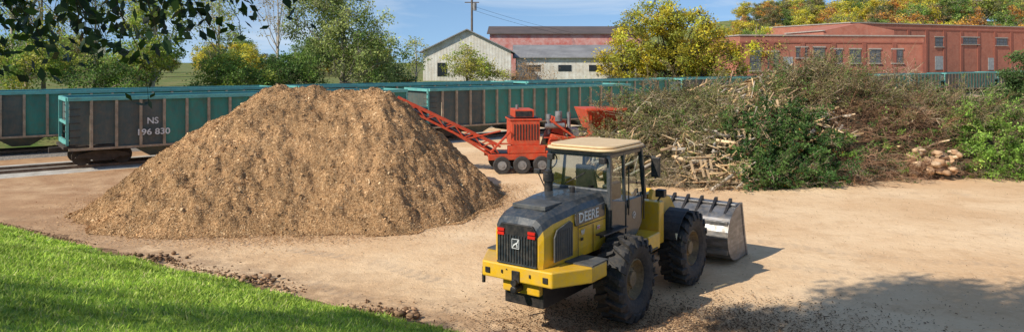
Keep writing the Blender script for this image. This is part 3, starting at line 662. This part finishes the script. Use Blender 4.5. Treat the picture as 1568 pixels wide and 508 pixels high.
b.cyl((1.25,-.3,1.7),(1.25,-.3,2.6),.12); b.cyl((1.65,-.6,2.3),(1.65,-.6,2.75),.16); b.cyl((2.15,-.5,2.0),(2.15,-.5,2.7),.09); b.cyl((1.0,-.7,2.1),(1.9,-.7,2.1),.13); b.b2((2.2,-.6,1.6),(2.6,0,1.95)); b.cyl((-.2,-.2,2.85),(-.2,-.2,3.05),.07)
b.obj('grinder_wheels_and_pipes',M_grey,G,smooth=True)

# ---------------------------------------------------------------- brush pile
BX=np.array([1.5,3.5,5,6.5,8.5,10,11.3,13,14.3,15.5,17,19,21,23,25,28]); BH=np.array([0,1.3,2.7,3.3,3.6,3.5,3.7,4.0,4.25,4.1,3.7,3.5,3.1,2.6,2.0,1.1])
BF=np.array([31,30.5,29.8,29.2,28.9,29,29.3,29.8,30.2,31,31.8,32,31.5,31,30.5,30])
def bh(x,y):
    H=np.interp(x,BX,BH); f=np.interp(x,BX,BF); yc=35.8
    q=np.where(y<yc,(yc-y)/(yc-f),(y-yc)/5.0); return H*np.clip(1-np.clip(q,0,1)**1.7,0,1)
gx2=np.linspace(1.5,28,150); gy2=np.linspace(28.5,41,80); X,Y=np.meshgrid(gx2,gy2); HB=bh(X,Y)
for i in range(80):
    for j in range(150):
        if HB[i,j]>0.05: HB[i,j]+=.55*fnoise(gx2[j],gy2[i],.6,4,9)*min(1,HB[i,j])-.3
        else: HB[i,j]-=.2
V=np.stack([X,Y,HB],-1).reshape(-1,3); nx=150; idx=np.arange(79*nx).reshape(-1,nx)[:,:-1].ravel(); F=np.stack([idx,idx+1,idx+nx+1,idx+nx],1)
BP=empty('brush_pile'); bulk('core',V,F,None,mat('brush_core',(0.13,0.10,0.055),(0.05,0.042,0.02),.95,scale=3,bump=1,bscale=9),BP)
def surf(n,xa,xb,fa,fb):
    x=rng.uniform(xa,xb,n); fr=rng.uniform(fa,fb,n); f=np.interp(x,BX,BF); y=35.8-(35.8-f)*(1-fr); return np.stack([x,y,bh(x,y)-.05],1)
tw=[];lv=[]
def sprays(P,stem,ntw,barkpal,leafpal=None,nleaf=0,lsize=.1,r=.018,up=.5,spread=.35,curl=.3):
    n=len(P); d=rvec(n); d[:,1]=-np.abs(d[:,1])*.8; d[:,2]=np.abs(d[:,2])*up-.05; d=nrm(d); Ls=stem*rng.uniform(.5,1.3,n)[:,None]
    col=pal(n,barkpal,.25); sag=np.array([0,0,-1.])*curl
    p1=P+d*Ls*.5; d2=nrm(d+sag*.5+rng.normal(size=(n,3))*.15); p2=p1+d2*Ls*.5
    P0_=P-d*Ls*.3
    tw.append(stickgeo(P0_,p1,r,r*.7,col)); tw.append(stickgeo(p1,p2,r*.7,r*.25,col))
    N_=n*ntw; i=np.repeat(np.arange(n),ntw); f=rng.random((N_,1)); base_=np.where(f<.5,P0_[i]+(p1[i]-P0_[i])*f*2,p1[i]+(p2[i]-p1[i])*(f*2-1))
    td=nrm(d2[i]+rng.normal(size=(N_,3))*spread*1.6+np.array([0,-.15,.1])); tl=(Ls[i]*rng.uniform(.15,.42,(N_,1)))
    mid=base_+td*tl*.5; te=mid+nrm(td+sag*.6+rng.normal(size=(N_,3))*.2)*tl*.5; c2=np.clip(col[i]*(1+rng.normal(size=(N_,1))*.2),.005,1)
    tw.append(stickgeo(base_,mid,r*.42,r*.34,c2)); tw.append(stickgeo(mid,te,r*.34,r*.14,c2))
    if nleaf:
        M_=N_*nleaf; k_=np.repeat(np.arange(N_),nleaf); f=rng.random((M_,1)); q=mid[k_]+(te[k_]-mid[k_])*(f*1.6-.5)+rng.normal(size=(M_,3))*lsize*.45
        cl=pal(n,leafpal,.28)[i][k_]*(1+rng.normal(size=(M_,1))*.22); lv.append(leafgeo(q,lsize*rng.uniform(.6,1.3,M_),np.clip(cl,.004,.9),.5))
BR=[(.33,.25,.155),(.44,.34,.22),(.22,.155,.09),(.54,.43,.30)]; RB=[(.33,.185,.105),(.24,.13,.075),(.44,.27,.17)]
GR=[(.10,.20,.04),(.16,.28,.055),(.075,.13,.03)]; OL=[(.24,.26,.075),(.32,.32,.10),(.15,.19,.05),(.36,.29,.13),(.28,.19,.09)]; BG=[(.26,.42,.07),(.36,.53,.10),(.17,.30,.045)]; DG=[(.045,.11,.025),(.08,.17,.04)]
sprays(surf(320,3.5,9.8,.35,1.02),1.7,16,BR,OL+GR[1:2],9,.075,.016,.5)
sprays(surf(100,4.0,9.4,.0,.5),1.3,14,BR,OL,5,.07)
sprays(surf(200,9.3,13.3,.0,.5),1.1,13,BR,DG+[(.12,.21,.05)],10,.12,.013,.7)
sprays(surf(60,9.8,13.5,.0,.45),.9,8,BR,[(.6,.24,.03),(.5,.34,.06)],5,.06)
sprays(surf(140,9.5,12.8,.5,1.02),1.3,13,BR,OL+GR,6,.08,.016,.6)
sprays(surf(280,12.6,17,.5,1.04),1.65,17,BR,OL+GR[1:2],7,.075,.017,.75)
sprays(surf(60,13.2,15.2,.75,1.0),1.6,14,BR,OL+GR,10,.08,.018,1.0)
sprays(surf(100,13,22,.6,1.02),1.8,17,BR+RB,OL,1,.06,.018,.8)
sprays(surf(330,13.8,19,.0,.72),1.5,20,RB,RB,1,.05,.014,.5)
sprays(surf(60,14,19,.0,.4),1.1,13,BR,BG+GR,7,.1,.014,.5)
sprays(surf(240,17,23,.45,1.05),1.5,16,BR,OL+GR[1:2],7,.075,.016,.55)
sprays(surf(220,19.8,27.5,.0,.6),1.1,13,BR,BG,10,.12,.012,.8)
sprays(surf(110,22,27.5,.5,1.05),1.3,13,BR,OL+BG,7,.09,.012,.8)
sprays(surf(200,6,22,.0,.14),1.1,13,BR,BR,1,.05,.010,.2)
V,F,C=merge(tw); bulk('branches',V,F,C,M_bark,BP)
V,F,C=merge(lv); bulk('leafy_tops',V,F,C,M_leaf,BP)
SW=[(.62,.42,.22),(.50,.33,.17),(.72,.53,.32),(.36,.24,.14),(.46,.39,.31)]
def boards(name,P,lmin,lmax,parent,flow=None,fw=.75):
    n=len(P); a=rvec(n); a[:,2]=a[:,2]*.45; 
    if flow is not None: a=nrm(a*(1-fw*.6)+fw*np.array(flow)*rng.choice([-1,1],(n,1)))
    a=nrm(a); b_=nrm(np.cross(a,rvec(n))); c_=np.cross(a,b_); l=rng.uniform(lmin,lmax,(n,1)); wd=rng.uniform(.022,.062,(n,1))
    V,F,C=boxgeo(P+np.array([0,-.16,.12]),a*l/2,b_*wd,c_*rng.uniform(.009,.018,(n,1)),pal(n,SW,.16)); return bulk(name,V,F,C,M_board,parent)
LP=empty('lumber_scrap_heap')
boards('upper_boards',surf(330,8.8,12.7,.42,1.0)+rng.normal(size=(330,3))*.13,.4,1.7,LP,(.75,-.2,.5),.5)
boards('lower_boards',surf(170,6.6,9.6,.0,.38)+rng.normal(size=(170,3))*[.1,.1,.12],.4,1.4,LP,(.7,-.3,.25),.45)
boards('mixed_boards',surf(90,12.2,14.8,.25,.6),.4,1.3,LP,(.6,-.3,.4),.5)
boards('left_boards',surf(90,2.2,6,.1,.9),.8,2.2,LP,(.8,-.1,.6),.8)
boards('crest_boards',surf(45,9.5,14,.85,1.02)+np.array([0,0,.25]),.7,1.8,LP,(.85,-.1,.35),.8)
boards('side_boards',surf(35,15,20,.2,1.0),.5,1.2,LP)
b=MB(); random.seed(9)
for (px_,py_,pz_,rx_,rz_) in((7.6,29.2,.75,1.1,.2),(8.9,29.4,.6,.7,-.5),(9.9,32.0,2.55,.9,.4),(11.6,32.4,3.0,.6,-.3),(10.8,31.0,2.0,1.0,.8),(9.4,30.8,1.7,1.2,-.2)):
    R=Matrix.Rotation(rz_,3,'Z')@Matrix.Rotation(rx_,3,'X')
    for i in range(6):
        if random.random()<.25: continue
        b.box(Vector((px_,py_,pz_))+R@Vector((-.5+.2*i,random.uniform(-.05,.05),.06)),(.1,random.uniform(.7,1.1),.02),R=R@Matrix.Rotation(random.uniform(-.12,.12),3,'Z'))
    for j in(-.5,0,.5): b.box(Vector((px_,py_,pz_))+R@Vector((0,j,0)),(1.15,.045,.09),R=R)
b.obj('broken_pallets',mat('pallet_wood',(0.60,0.42,0.24),(0.42,.29,.17),.85,scale=4),LP)
LG=empty('log_rounds'); M_log=mat('log_end_wood',(0.62,0.42,0.25),(0.45,0.28,0.15),.85,scale=5); M_lbark=mat('log_bark',(0.48,0.32,0.20),(0.26,.17,.10),.95,scale=8,bump=1)
b=MB(); random.seed(4)
for i in range(14):
    xx=random.uniform(17.2,18.9); q=1-abs(xx-18.1)/1.2; zz=.45+random.random()*.95*max(q,.1); r=random.uniform(.12,.22)
    dv=Vector((random.uniform(-1,1),-random.random(),random.uniform(-.5,.7))).normalized(); p=Vector((xx,31.4+zz*.4,zz)); q2=p+dv*random.uniform(.25,.5)
    b.cyl(p,q2,r,r*random.uniform(.8,1),n=11,mi=1); b.m[-1]=0; b.m[-2]=0
b.obj('rounds',[M_log,M_lbark],LG,.04)
n=34; clods('chunks',np.stack([rng.uniform(17.0,19.0,n),rng.uniform(31.1,31.8,n),rng.uniform(.2,1.3,n)],1),rng.uniform(.12,.26,n),pal(n,[(.52,.34,.20),(.42,.26,.15),(.62,.45,.29)],.12),LG,M_board)

# ---------------------------------------------------------------- trees
def tree(name,x,y,h,blobs,nclump,nleaf,lsize,leafpal,barkpal=BR,tr=.2,clr=.7,parent=None,droop=0,bare=0,build=True,z0=None):
    z0=float(gz(x,y)) if z0 is None else z0
    root=np.array([0,0,-.3]); e=empty(name,(x,y,z0)) if build else None
    parts=[]
    bl=np.array([b_[0:3] for b_ in blobs],float); br=np.array([b_[3:6] for b_ in blobs],float); wts=br.prod(1)**.6; wts/=wts.sum()
    i=rng.choice(len(blobs),nclump,p=wts); dirs=rvec(nclump)*(rng.random((nclump,1))**.42); cp=bl[i]+dirs*br[i]
    topz=h*.8; k_=7; tp=[root]; wob=rng.normal(size=2)*.03*h
    for j in range(1,k_+1):
        f=j/k_; tp.append(np.array([wob[0]*math.sin(f*3),wob[1]*math.sin(f*2.3),topz*f]))
    tp=np.array(tp); rads=tr*(1-.85*np.linspace(0,1,k_+1)); bc=pal(1,barkpal,.1)
    parts.append(stickgeo(tp[:-1],tp[1:],rads[:-1],rads[1:],np.repeat(bc,k_,0),8))
    nm=max(6,nclump//9); mi_=rng.choice(nclump,nm,replace=False); mains=cp[mi_]; 
    fz=np.clip(mains[:,2]/h*.62+rng.uniform(-.1,.05,nm),.18,.95)*k_; j=np.clip(fz.astype(int),0,k_-1); st=tp[j]+(tp[j+1]-tp[j])*(fz-j)[:,None]
    m1=st+(mains-st)*.5+np.stack([0*fz,0*fz,-.05*h*np.ones(nm)],1)+rng.normal(size=(nm,3))*.02*h
    r0=tr*.42*(1-.5*fz/k_); col=np.repeat(bc,nm,0)
    parts.append(stickgeo(st,m1,r0,r0*.6,col,5)); parts.append(stickgeo(m1,mains,r0*.6,r0*.2,col,4))
    D=((cp[:,None]-np.concatenate([m1,mains])[None])**2).sum(-1); nn=D.argmin(1); s2=np.concatenate([m1,mains])[nn]
    mid=(s2+cp)/2+rng.normal(size=(nclump,3))*.12*clr; cc=np.repeat(bc,nclump,0); rr=tr*.11
    parts.append(stickgeo(s2,mid,rr,rr*.7,cc)); parts.append(stickgeo(mid,cp,rr*.7,rr*.3,cc))
    nt_=10; ii=np.repeat(np.arange(nclump),nt_); td=rvec(len(ii))*clr*rng.uniform(.5,1.5,(len(ii),1)); td[:,2]=td[:,2]*.8+.15*clr-droop*clr
    parts.append(stickgeo(cp[ii]+rng.normal(size=(len(ii),3))*.1*clr,cp[ii]+td,rr*.3,rr*.12,np.repeat(bc,len(ii),0)))
    V,F,C=merge(parts); ob=bulk('trunk_and_limbs',V,F,C,M_bark,e)
    if nleaf:
        per=np.maximum(1,(nleaf/nclump*rng.uniform(.3,1.7,nclump))).astype(int)
        if bare: per=(per*(rng.random(nclump)>bare)).astype(int)
        ii=np.repeat(np.arange(nclump),per); n=len(ii); q=rng.normal(size=(n,3))*clr*.5*np.array([1,1,.7]); 
        if droop: q[:,2]-=np.abs(rng.normal(size=n))*droop*clr
        cc=pal(nclump,leafpal,.22)[ii]; low_tint=np.clip(.85+.2*(q[:,2:3]/clr)+.0,.6,1.2)  # leaf colour darker low in each clump, lighter towards its top
        cc=np.clip(cc*low_tint*(1+rng.normal(size=(n,1))*.2),.004,.9)
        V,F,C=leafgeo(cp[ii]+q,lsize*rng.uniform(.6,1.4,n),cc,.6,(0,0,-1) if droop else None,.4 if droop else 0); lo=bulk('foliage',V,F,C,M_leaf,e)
    return e
YG=[(.52,.56,.09),(.64,.60,.11),(.36,.46,.07)]; YE=[(.82,.62,.05),(.70,.58,.05),(.88,.66,.08),(.50,.50,.07)]; WG=[(.46,.55,.16),(.56,.62,.20),(.33,.44,.11)]
MG=[(.24,.38,.07),(.32,.45,.09),(.16,.27,.055)]; DK=[(.09,.17,.045),(.14,.23,.06)]
GB=[(.46,.39,.31),(.34,.29,.22)]
tree('tall_tree',-33,52,12,[(0,0,8,2.6,2.6,4.5),(1,0,4,2,2,2)],120,4800,.17,YG+[(.5,.3,.08)],GB,.16,.65,bare=.3)
tree('tall_tree',-36.5,54,13,[(0,0,8,2.5,2.5,5)],100,3600,.17,YG,GB,.17,.7,bare=.35)
tree('tall_tree',-30,53,11,[(0,0,7,2,2,4)],90,2600,.16,YG+MG,GB,.13,.6,bare=.35)
tree('bushy_tree',-33,50,5,[(0,0,2.2,4.5,2,2)],100,8500,.17,MG+YG,BR,.12,.7)
tree('broadleaf_tree',-25.5,52,10,[(0,0,6,2.7,2.4,3.4),(-.8,0,3,2.3,2,1.8)],160,15000,.16,YG+[(.40,.52,.09)]*2,GB,.2,.55)
tree('broadleaf_tree',-22.3,56,10,[(0,0,6,1.8,2,3.5)],80,3800,.16,WG+YG,GB,.16,.6,bare=.25)
tree('bushy_tree',-21,55,4.6,[(0,0,2.0,3.0,2,1.8)],110,10000,.16,MG+YG[:1],BR,.1,.6)
tree('bushy_tree',-27.5,50,4.2,[(0,0,1.8,3,2,1.8)],90,8000,.16,DK+MG,BR,.1,.6)
tree('slender_bare_tree',-19.8,62,11,[(0,0,7.2,2.2,2,3.6)],90,1300,.16,[(.6,.45,.09),(.45,.33,.1)],GB,.13,.7,bare=.3)
tree('willow_tree',-14.0,60,11.2,[(0,0,6.0,4.2,3,3.4),(2.4,0,3.8,3.4,2.4,2.4),(-1.6,0,7.6,3.0,2,2.8)],190,19500,.18,WG,GB,.25,.66,droop=.6)
tree('bushy_tree',-17.5,58,4.5,[(0,0,1.9,3.0,2,1.8)],110,10000,.16,MG+DK,BR,.1,.6)
tree('bushy_tree',-10.5,62,3.5,[(0,0,1.5,2.6,2,1.4)],90,7000,.16,DK+MG+[(.6,.28,.08)],BR,.1,.6)
tree('leaning_tree',-8.7,66,6,[(0,0,3,1.4,1.3,1.9)],50,1600,.15,YG,GB,.1,.6,bare=.3)
tree('shrub_tree',-4.2,69,4.6,[(0,0,2.6,2.3,1.6,1.8),(1.8,0,1.6,2,1.4,1.2)],120,6000,.16,YG+[(.6,.5,.1)],GB,.12,.55)
tree('bare_tree',1.6,70,4.4,[(0,0,2.4,2.8,1.5,1.7)],120,1600,.13,[(.5,.28,.1)],[(.48,.35,.23),(.4,.29,.19)],.13,.7)
tree('bushy_tree',-1,66,2.2,[(0,0,.8,3.5,1.2,1.0)],80,5000,.14,YG+OL,BR,.08,.5)
tree('yellow_tree',18,82,11.8,[(0,0,6.4,7.2,4.5,3.6),(-1.5,0,8.9,4.0,3,2.1),(3.8,0,5.0,5.4,3.5,3.0),(-5.0,0,4.2,3.6,3,2.8),(0,0,3,6,3,1.8)],360,34000,.25,YE+[(.48,.50,.07)],[(.09,.065,.05)],.35,.85)
tree('yellow_tree',34.5,104,9,[(0,0,4.3,3,2.5,3)],60,4200,.25,YE+YG,BR,.2,.8)
tree('evergreen_tree',27.6,40.5,5.6,[(0,0,1.4,2.2,2,1.5),(0,0,3.2,1.4,1.4,1.5),(0,0,4.6,.8,.8,1.0)],170,22000,.12,DK+[(.12,.20,.06)],BR,.14,.4)
def variant(pl,nm,bare=0):
    return tree(nm,0,-400,9,[(0,0,6,3.4,3.4,3.4),(1,0,4,3.6,3.4,2.4)],110,6000,.34,pl,GB,.25,.9,z0=-50,bare=bare)
def inst(src,nm,x,y,s,parent):
    a=rng.uniform(0,6.3); zs=s*rng.uniform(.85,1.1)
    for ch in src.children:
        o=bpy.data.objects.new(ch.name.split('.')[0],ch.data); COL.objects.link(o); o.parent=parent; o.location=(x,y,float(gz(x,y))-.5); o.rotation_euler=(0,0,a); o.scale=(s,s,zs)
vs4=[variant(YE,'w'),variant([(.66,.26,.06),(.76,.40,.07),(.48,.25,.08)],'w'),variant(YG+OL,'w'),variant(MG,'w'),variant(OL+[(.56,.38,.13)],'w',.3)]
HW_=empty('hillside_woodland')
for i in range(120):
    d=rng.uniform(165,290); t=rng.uniform(.31,.78)
    inst(vs4[rng.choice(5,p=[.28,.17,.27,.14,.14])],'t',t*d,d,rng.uniform(1.0,1.45)*(1 if t>.42 else .8),HW_)
for i in range(22):
    d=rng.uniform(165,180); t=.32+.022*i; inst(vs4[rng.choice(5,p=[.26,.17,.26,.17,.14])],'t',t*d,d,rng.uniform(.95,1.35)*(1 if t>.42 else .85),HW_)
DW=empty('distant_woodland')
for i in range(64):
    d=rng.uniform(95,140); t=rng.uniform(-.85,-.12); inst(vs4[rng.choice([2,3,3,4,0])],'t',t*d,d,rng.uniform(.45,.75),DW)
for i in range(30):
    d=rng.uniform(140,190); t=rng.uniform(-.1,.35); inst(vs4[rng.choice([2,3,4])],'t',t*d,d,rng.uniform(.5,.7),DW)
for v4 in vs4:
    for ch in list(v4.children): bpy.data.objects.remove(ch)
    bpy.data.objects.remove(v4)

OT=tree('overhanging_tree',-2.2,-1.6,13,[(-1.6,7.0,8.6,4.2,2.0,1.9),(3.0,7.2,8.9,3.2,1.8,1.5),(-1.6,7.0,8.6,4.2,2.0,1.9),(-3.4,3.8,4.9,2.2,1.5,.9)],150,29000,.18,MG,GB,.3,.75,z0=3.35)  # last crown lobe is out of view, added to shade the drooping leaves
tree('shade_tree',-14.5,0,11,[(1,3,8,4.4,2.2,1.8),(4.5,2.2,7.6,3,1.6,1.6)],80,8000,.17,MG,GB,.3,.8,z0=3.3)
ends=[(-3.1,5.22),(-3.04,5.05),(-2.95,5.2),(-2.88,5.08),(-2.8,5.2),(-2.75,4.90),(-2.68,4.98),(-2.6,5.15),(-2.52,4.97),(-2.45,5.18),(-2.40,5.05),(-2.33,5.0),(-2.21,4.74),(-2.16,5.03),(-2.05,5.08),(-1.98,5.18),(-1.93,5.15),(-1.79,5.16),(-1.64,5.15),(-1.30,5.24),(-1.2,5.3),(-3.02,4.88),(-2.3,5.15),(-2.7,5.2),(-2.9,5.25),(-2.1,5.2),(-2.98,5.28),(-2.6,5.28),(-2.45,5.28),(-2.2,5.26),(-2.0,5.28),(-1.85,5.24),(-1.5,5.26),(-2.8,5.05),(-2.55,5.1),(-3.1,5.0)]
parts=[];lp=[]
for (ex,ez) in ends:
    yy=4.5+rng.uniform(-.7,.7); k_=9; sx_=ex*yy/4.5-rng.uniform(.1,.5); st=np.array([sx_,yy-.5,6.1]); en=np.array([ex*yy/4.5,yy,5+(ez-5)*yy/4.5]); t=np.linspace(0,1,k_)[:,None]
    pts_=st+(en-st)*t+np.array([[.12,0,0]])*np.sin(t*3.1)*rng.normal()+rng.normal(size=(k_,3))*.015
    parts.append(stickgeo(pts_[:-1],pts_[1:],np.linspace(.008,.002,k_-1),np.linspace(.007,.0015,k_-1),np.repeat(np.array([[.04,.028,.018]]),k_-1,0)))
    n=32; f=rng.uniform(.35,1.0,n)*(k_-1.001); j=f.astype(int); q=pts_[j]+(pts_[j+1]-pts_[j])*(f-j)[:,None]; q=q+rng.normal(size=(n,3))*np.array([.06,.05,.03])
    lp.append(leafgeo(q,rng.uniform(.06,.10,n),pal(n,[(.02,.045,.012),(.03,.06,.015),(.014,.03,.01)],.2),.55,(0.2,0,-1),.45))  # shade is put into the leaf colour: very dark greens
    parts.append(stickgeo([[-1.6,1.2,8.6]],[st],[.02],[.009],np.array([[.06,.045,.03]])))
V,F,C=merge(parts); V=V-np.array([-2.2,-1.6,3.35]); bulk('drooping_twigs',V,F,C,M_bark,OT)
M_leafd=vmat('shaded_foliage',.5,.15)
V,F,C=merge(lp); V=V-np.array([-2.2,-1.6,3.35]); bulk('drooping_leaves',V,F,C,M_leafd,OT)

# ---------------------------------------------------------------- buildings
def corr(name,c1,c2,scale=8,rough=.6,dust=None,axis='X'):
    m=mat(name,c1,c2,rough,scale=.5,dust=dust,dustamt=.7 if dust else 0); nt=m.node_tree; N=nt.nodes;L=nt.links; P=N['Principled BSDF']
    tc=N.new('ShaderNodeTexCoord'); wv=N.new('ShaderNodeTexWave'); wv.bands_direction=axis; wv.inputs['Scale'].default_value=scale; L.new(tc.outputs['Object'],wv.inputs['Vector'])
    bp=N.new('ShaderNodeBump'); bp.inputs['Distance'].default_value=.05; bp.inputs['Strength'].default_value=.35; L.new(wv.outputs['Fac'],bp.inputs['Height']); L.new(bp.outputs[0],P.inputs['Normal']); return m
M_wall=corr('white_siding',(0.80,0.77,0.70),(0.62,0.58,0.50),2,dust=(.45,.36,.26)); M_rroof=corr('red_siding',(0.50,0.10,0.075),(0.62,0.32,0.28),2,dust=(.65,.48,.44)); M_groof=corr('grey_roof',(0.30,0.29,0.28),(0.20,0.19,0.185),2)
M_win=mat('window_dark',(0.03,0.035,0.04),None,.15); M_trim=mat('trim_dark',(0.12,.11,.10))
def gable_bldg(name,x,y,rz,W_,D_,zb,ze,zr,wm,rm,ridge_along='y',ov=.4):
    e=empty(name,(x,y,0),rz); b=MB()
    if ridge_along=='y':
        b.prism([(0,zb),(W_,zb),(W_,ze),(W_/2,zr),(0,ze)],'y',0,D_,0); b.obj('walls',wm,e)
        b=MB(); t=.12
        for a,c in(((-ov,ze-ov*(zr-ze)/(W_/2)),(W_/2,zr)),((W_+ov,ze-ov*(zr-ze)/(W_/2)),(W_/2,zr))):
            b.hexa([(a[0],-ov,a[1]+.02),(c[0],-ov,c[1]+.02),(c[0],D_+ov,c[1]+.02),(a[0],D_+ov,a[1]+.02),(a[0],-ov,a[1]+t+.02),(c[0],-ov,c[1]+t+.02),(c[0],D_+ov,c[1]+t+.02),(a[0],D_+ov,a[1]+t+.02)])
        b.obj('roof',rm,e)
    else:
        b.prism([(0,zb),(D_,zb),(D_,ze),(D_/2,zr),(0,ze)],'x',0,W_,0); b.obj('walls',wm,e); b=MB(); t=.12
        for a,c in(((-ov,ze-ov*(zr-ze)/(D_/2)),(D_/2,zr)),((D_+ov,ze-ov*(zr-ze)/(D_/2)),(D_/2,zr))):
            b.hexa([(-ov,a[0],a[1]+.02),(-ov,c[0],c[1]+.02),(W_+ov,c[0],c[1]+.02),(W_+ov,a[0],a[1]+.02),(-ov,a[0],a[1]+t+.02),(-ov,c[0],c[1]+t+.02),(W_+ov,c[0],c[1]+t+.02),(W_+ov,a[0],a[1]+t+.02)])
        b.obj('roof',rm,e)
    return e
wh=gable_bldg('white_warehouse',-9.4,78,0,9.3,20,0,6.1,8.35,M_wall,M_groof,'y')
b=MB(); b.box((5.2,-.03,4.7),(1.2,.05,1.0)); b.box((2,-.03,4.2),(1.0,.05,1.4)); b.obj('windows',M_win,wh)
b=MB(); b.box((5.2,-.05,5.24),(1.4,.08,.08)); b.box((5.2,-.05,4.16),(1.4,.08,.08)); b.box((5.2,-.07,4.7),(.06,.04,1.0)); b.obj('window_trim',M_trim,wh)
sh=gable_bldg('storage_shed',.5,84,0,15,14,0,5.5,6.95,M_wall,M_groof,'x')
b=MB()
for xx in(2.0,5.5,9.0,12.5): b.box((xx,-.03,4.3),(1.5,.05,.7))
b.obj('windows',M_win,sh)
gable_bldg('red_metal_warehouse',-3.2,106,0,22,16,0,9.0,10.35,M_rroof,corr('brown_roof',(0.14,0.10,0.08),(0.10,0.075,0.06),2),'x')
M_brick=mat('red_brick',(0.46,0.165,0.105),(0.36,0.125,0.08),.85,scale=.6,dust=(.52,.28,.20),dustamt=.35)
M_brick2=mat('dark_brick_trim',(0.34,0.115,0.075),(0.28,.095,.065),.85); M_cop=mat('coping',(0.45,0.38,0.32),None,.8); M_glass=mat('old_glazing',(0.16,0.17,0.18),(0.06,.065,.07),.25,scale=6)
def brick_bldg(name,x,y,rz,W_,D_,zb,zt,wins,doors,roofm=M_groof):
    e=empty(name,(x,y,0),rz)
    b=MB(); b.b2((0,0,zb),(W_,D_,zt-.3)); b.b2((-.02,-.02,zt-.3),(W_+.02,D_+.02,zt)); b.obj('walls',M_brick,e)
    b=MB(); b.b2((-.15,-.15,zt),(W_+.15,D_+.15,zt+.18)); b.obj('coping',M_cop,e)
    b=MB(); b.b2((-.06,-.08,zt-1.0),(W_+.06,-.021,zt-.8))
    nb=int(W_/4.5)
    for i in range(nb+1): xx=W_*i/nb; b.b2((xx-.3,-.14,zb),(xx+.3,-.022,zt-1.01))
    b.obj('brick_pilasters',M_brick2,e)
    b=MB();f=MB();s=MB()
    for (xx,zz,ww,hh) in wins:
        b.box((xx,-.03,zz),(ww,.04,hh)); nm=max(2,int(ww/.9))
        for i in range(nm+1): f.box((xx-ww/2+ww*i/nm,-.07,zz),(.07,.04,hh))
        for i in range(3): f.box((xx,-.075,zz-hh/2+hh*i/2),(ww,.04,.07))
        s.box((xx,-.12,zz-hh/2-.12),(ww+.3,.2,.16)); s.box((xx,-.09,zz+hh/2+.14),(ww+.3,.12,.2))
    b.obj('windows',M_glass,e); f.obj('window_frames',M_trim,e); s.obj('sills_and_lintels',M_cop,e)
    if doors:
        b=MB()
        for (xx,zz,ww,hh) in doors: b.box((xx,-.05,zz),(ww,.06,hh))
        b.obj('doors',mat('door_paint',(0.42,0.43,0.42),(.28,.28,.28)),e)
    return e
brick_bldg('brick_factory',61,133,math.atan2(19,47),62,22,0,12.0,[(4,9.0,4.0,1.2),(14,8.9,2.2,1.0),(22.5,8.8,2.2,1.7),(31,9.1,5,1.2),(40,9.0,3.5,1.3),(49,9,4,1.3)],[(22.5,4.8,2.2,2.6),(37,4.6,1.6,2.4)])
bw=brick_bldg('brick_workshop',31.5,102,math.radians(7),27.5,16,0,8.6,[(2.2,5.1,1.5,2.5),(4.8,5.1,1.5,2.5),(9.0,6.3,1.6,1.3),(11.6,6.3,1.6,1.3),(14.2,5.8,1.6,1.8),(17.0,5.8,1.6,1.8),(20,5.8,1.6,1.8),(23.4,5.8,1.6,1.8)],[(7.0,4.6,1.4,2.2)])
b=MB(); b.prism([(14,8.78),(25,8.78),(25,9.6),(19.5,10.6),(14,9.5)],'y',3,14); b.obj('clerestory',M_brick,bw)
b=MB(); b.b2((13.8,2.8,9.45),(14.1,14.2,9.6)); b.obj('clerestory_trim',M_cop,bw)
UP=empty('utility_pole',(-5.0,92,0)); b=MB(); b.cyl((0,0,0),(0,0,15),.17,.12,n=10); b.beam((-1.2,0,13.6),(1.2,0,13.6),.12,.14); b.beam((-.9,0,12.4),(.9,0,12.4),.1,.12); b.obj('pole',mat('pole_wood',(.16,.12,.09)),UP)
b=MB(); b.cyl((.35,-.1,11.4),(.35,-.1,12.3),.25,n=14)
for xx in(-1.1,-.5,.5,1.1): b.cyl((xx,0,13.66),(xx,0,13.95),.06,n=8)
b.obj('transformer_and_insulators',M_grey,UP)
b=MB()
def wire(p,q,sag):
    pr=None
    for i in range(25):
        t=i/24; c=Vector(p).lerp(Vector(q),t)-Vector((0,0,sag*4*t*(1-t)))
        if pr is not None: b.cyl(pr,c,.018,n=4,cap=False)
        pr=c
wire((0,0,12.0),(24,25,8.5),.8); wire((0,0,11.5),(24,25,8),.8)
b.obj('wires',M_blk,UP)
HG=empty('trackside_hedge'); parts=[]
for i in range(46):
    t=-30+i*2.6; p=TP+TN*rng.uniform(12,15)+TD*t; 
    if i>32 and rng.random()<.5: continue
    n=700; q=rng.normal(size=(n,3))*np.array([1.3,.9,.6])+np.array([p[0],p[1],float(gz(p[0],p[1]))+.6]); parts.append(leafgeo(q,rng.uniform(.1,.2,n),pal(1,MG+OL+YG,.2).repeat(n,0)*(1+rng.normal(size=(n,1))*.25).clip(.4,1.6),.6))
V,F,C=merge(parts); bulk('hedge_foliage',V,F,np.clip(C,.004,.9),M_leaf,HG)
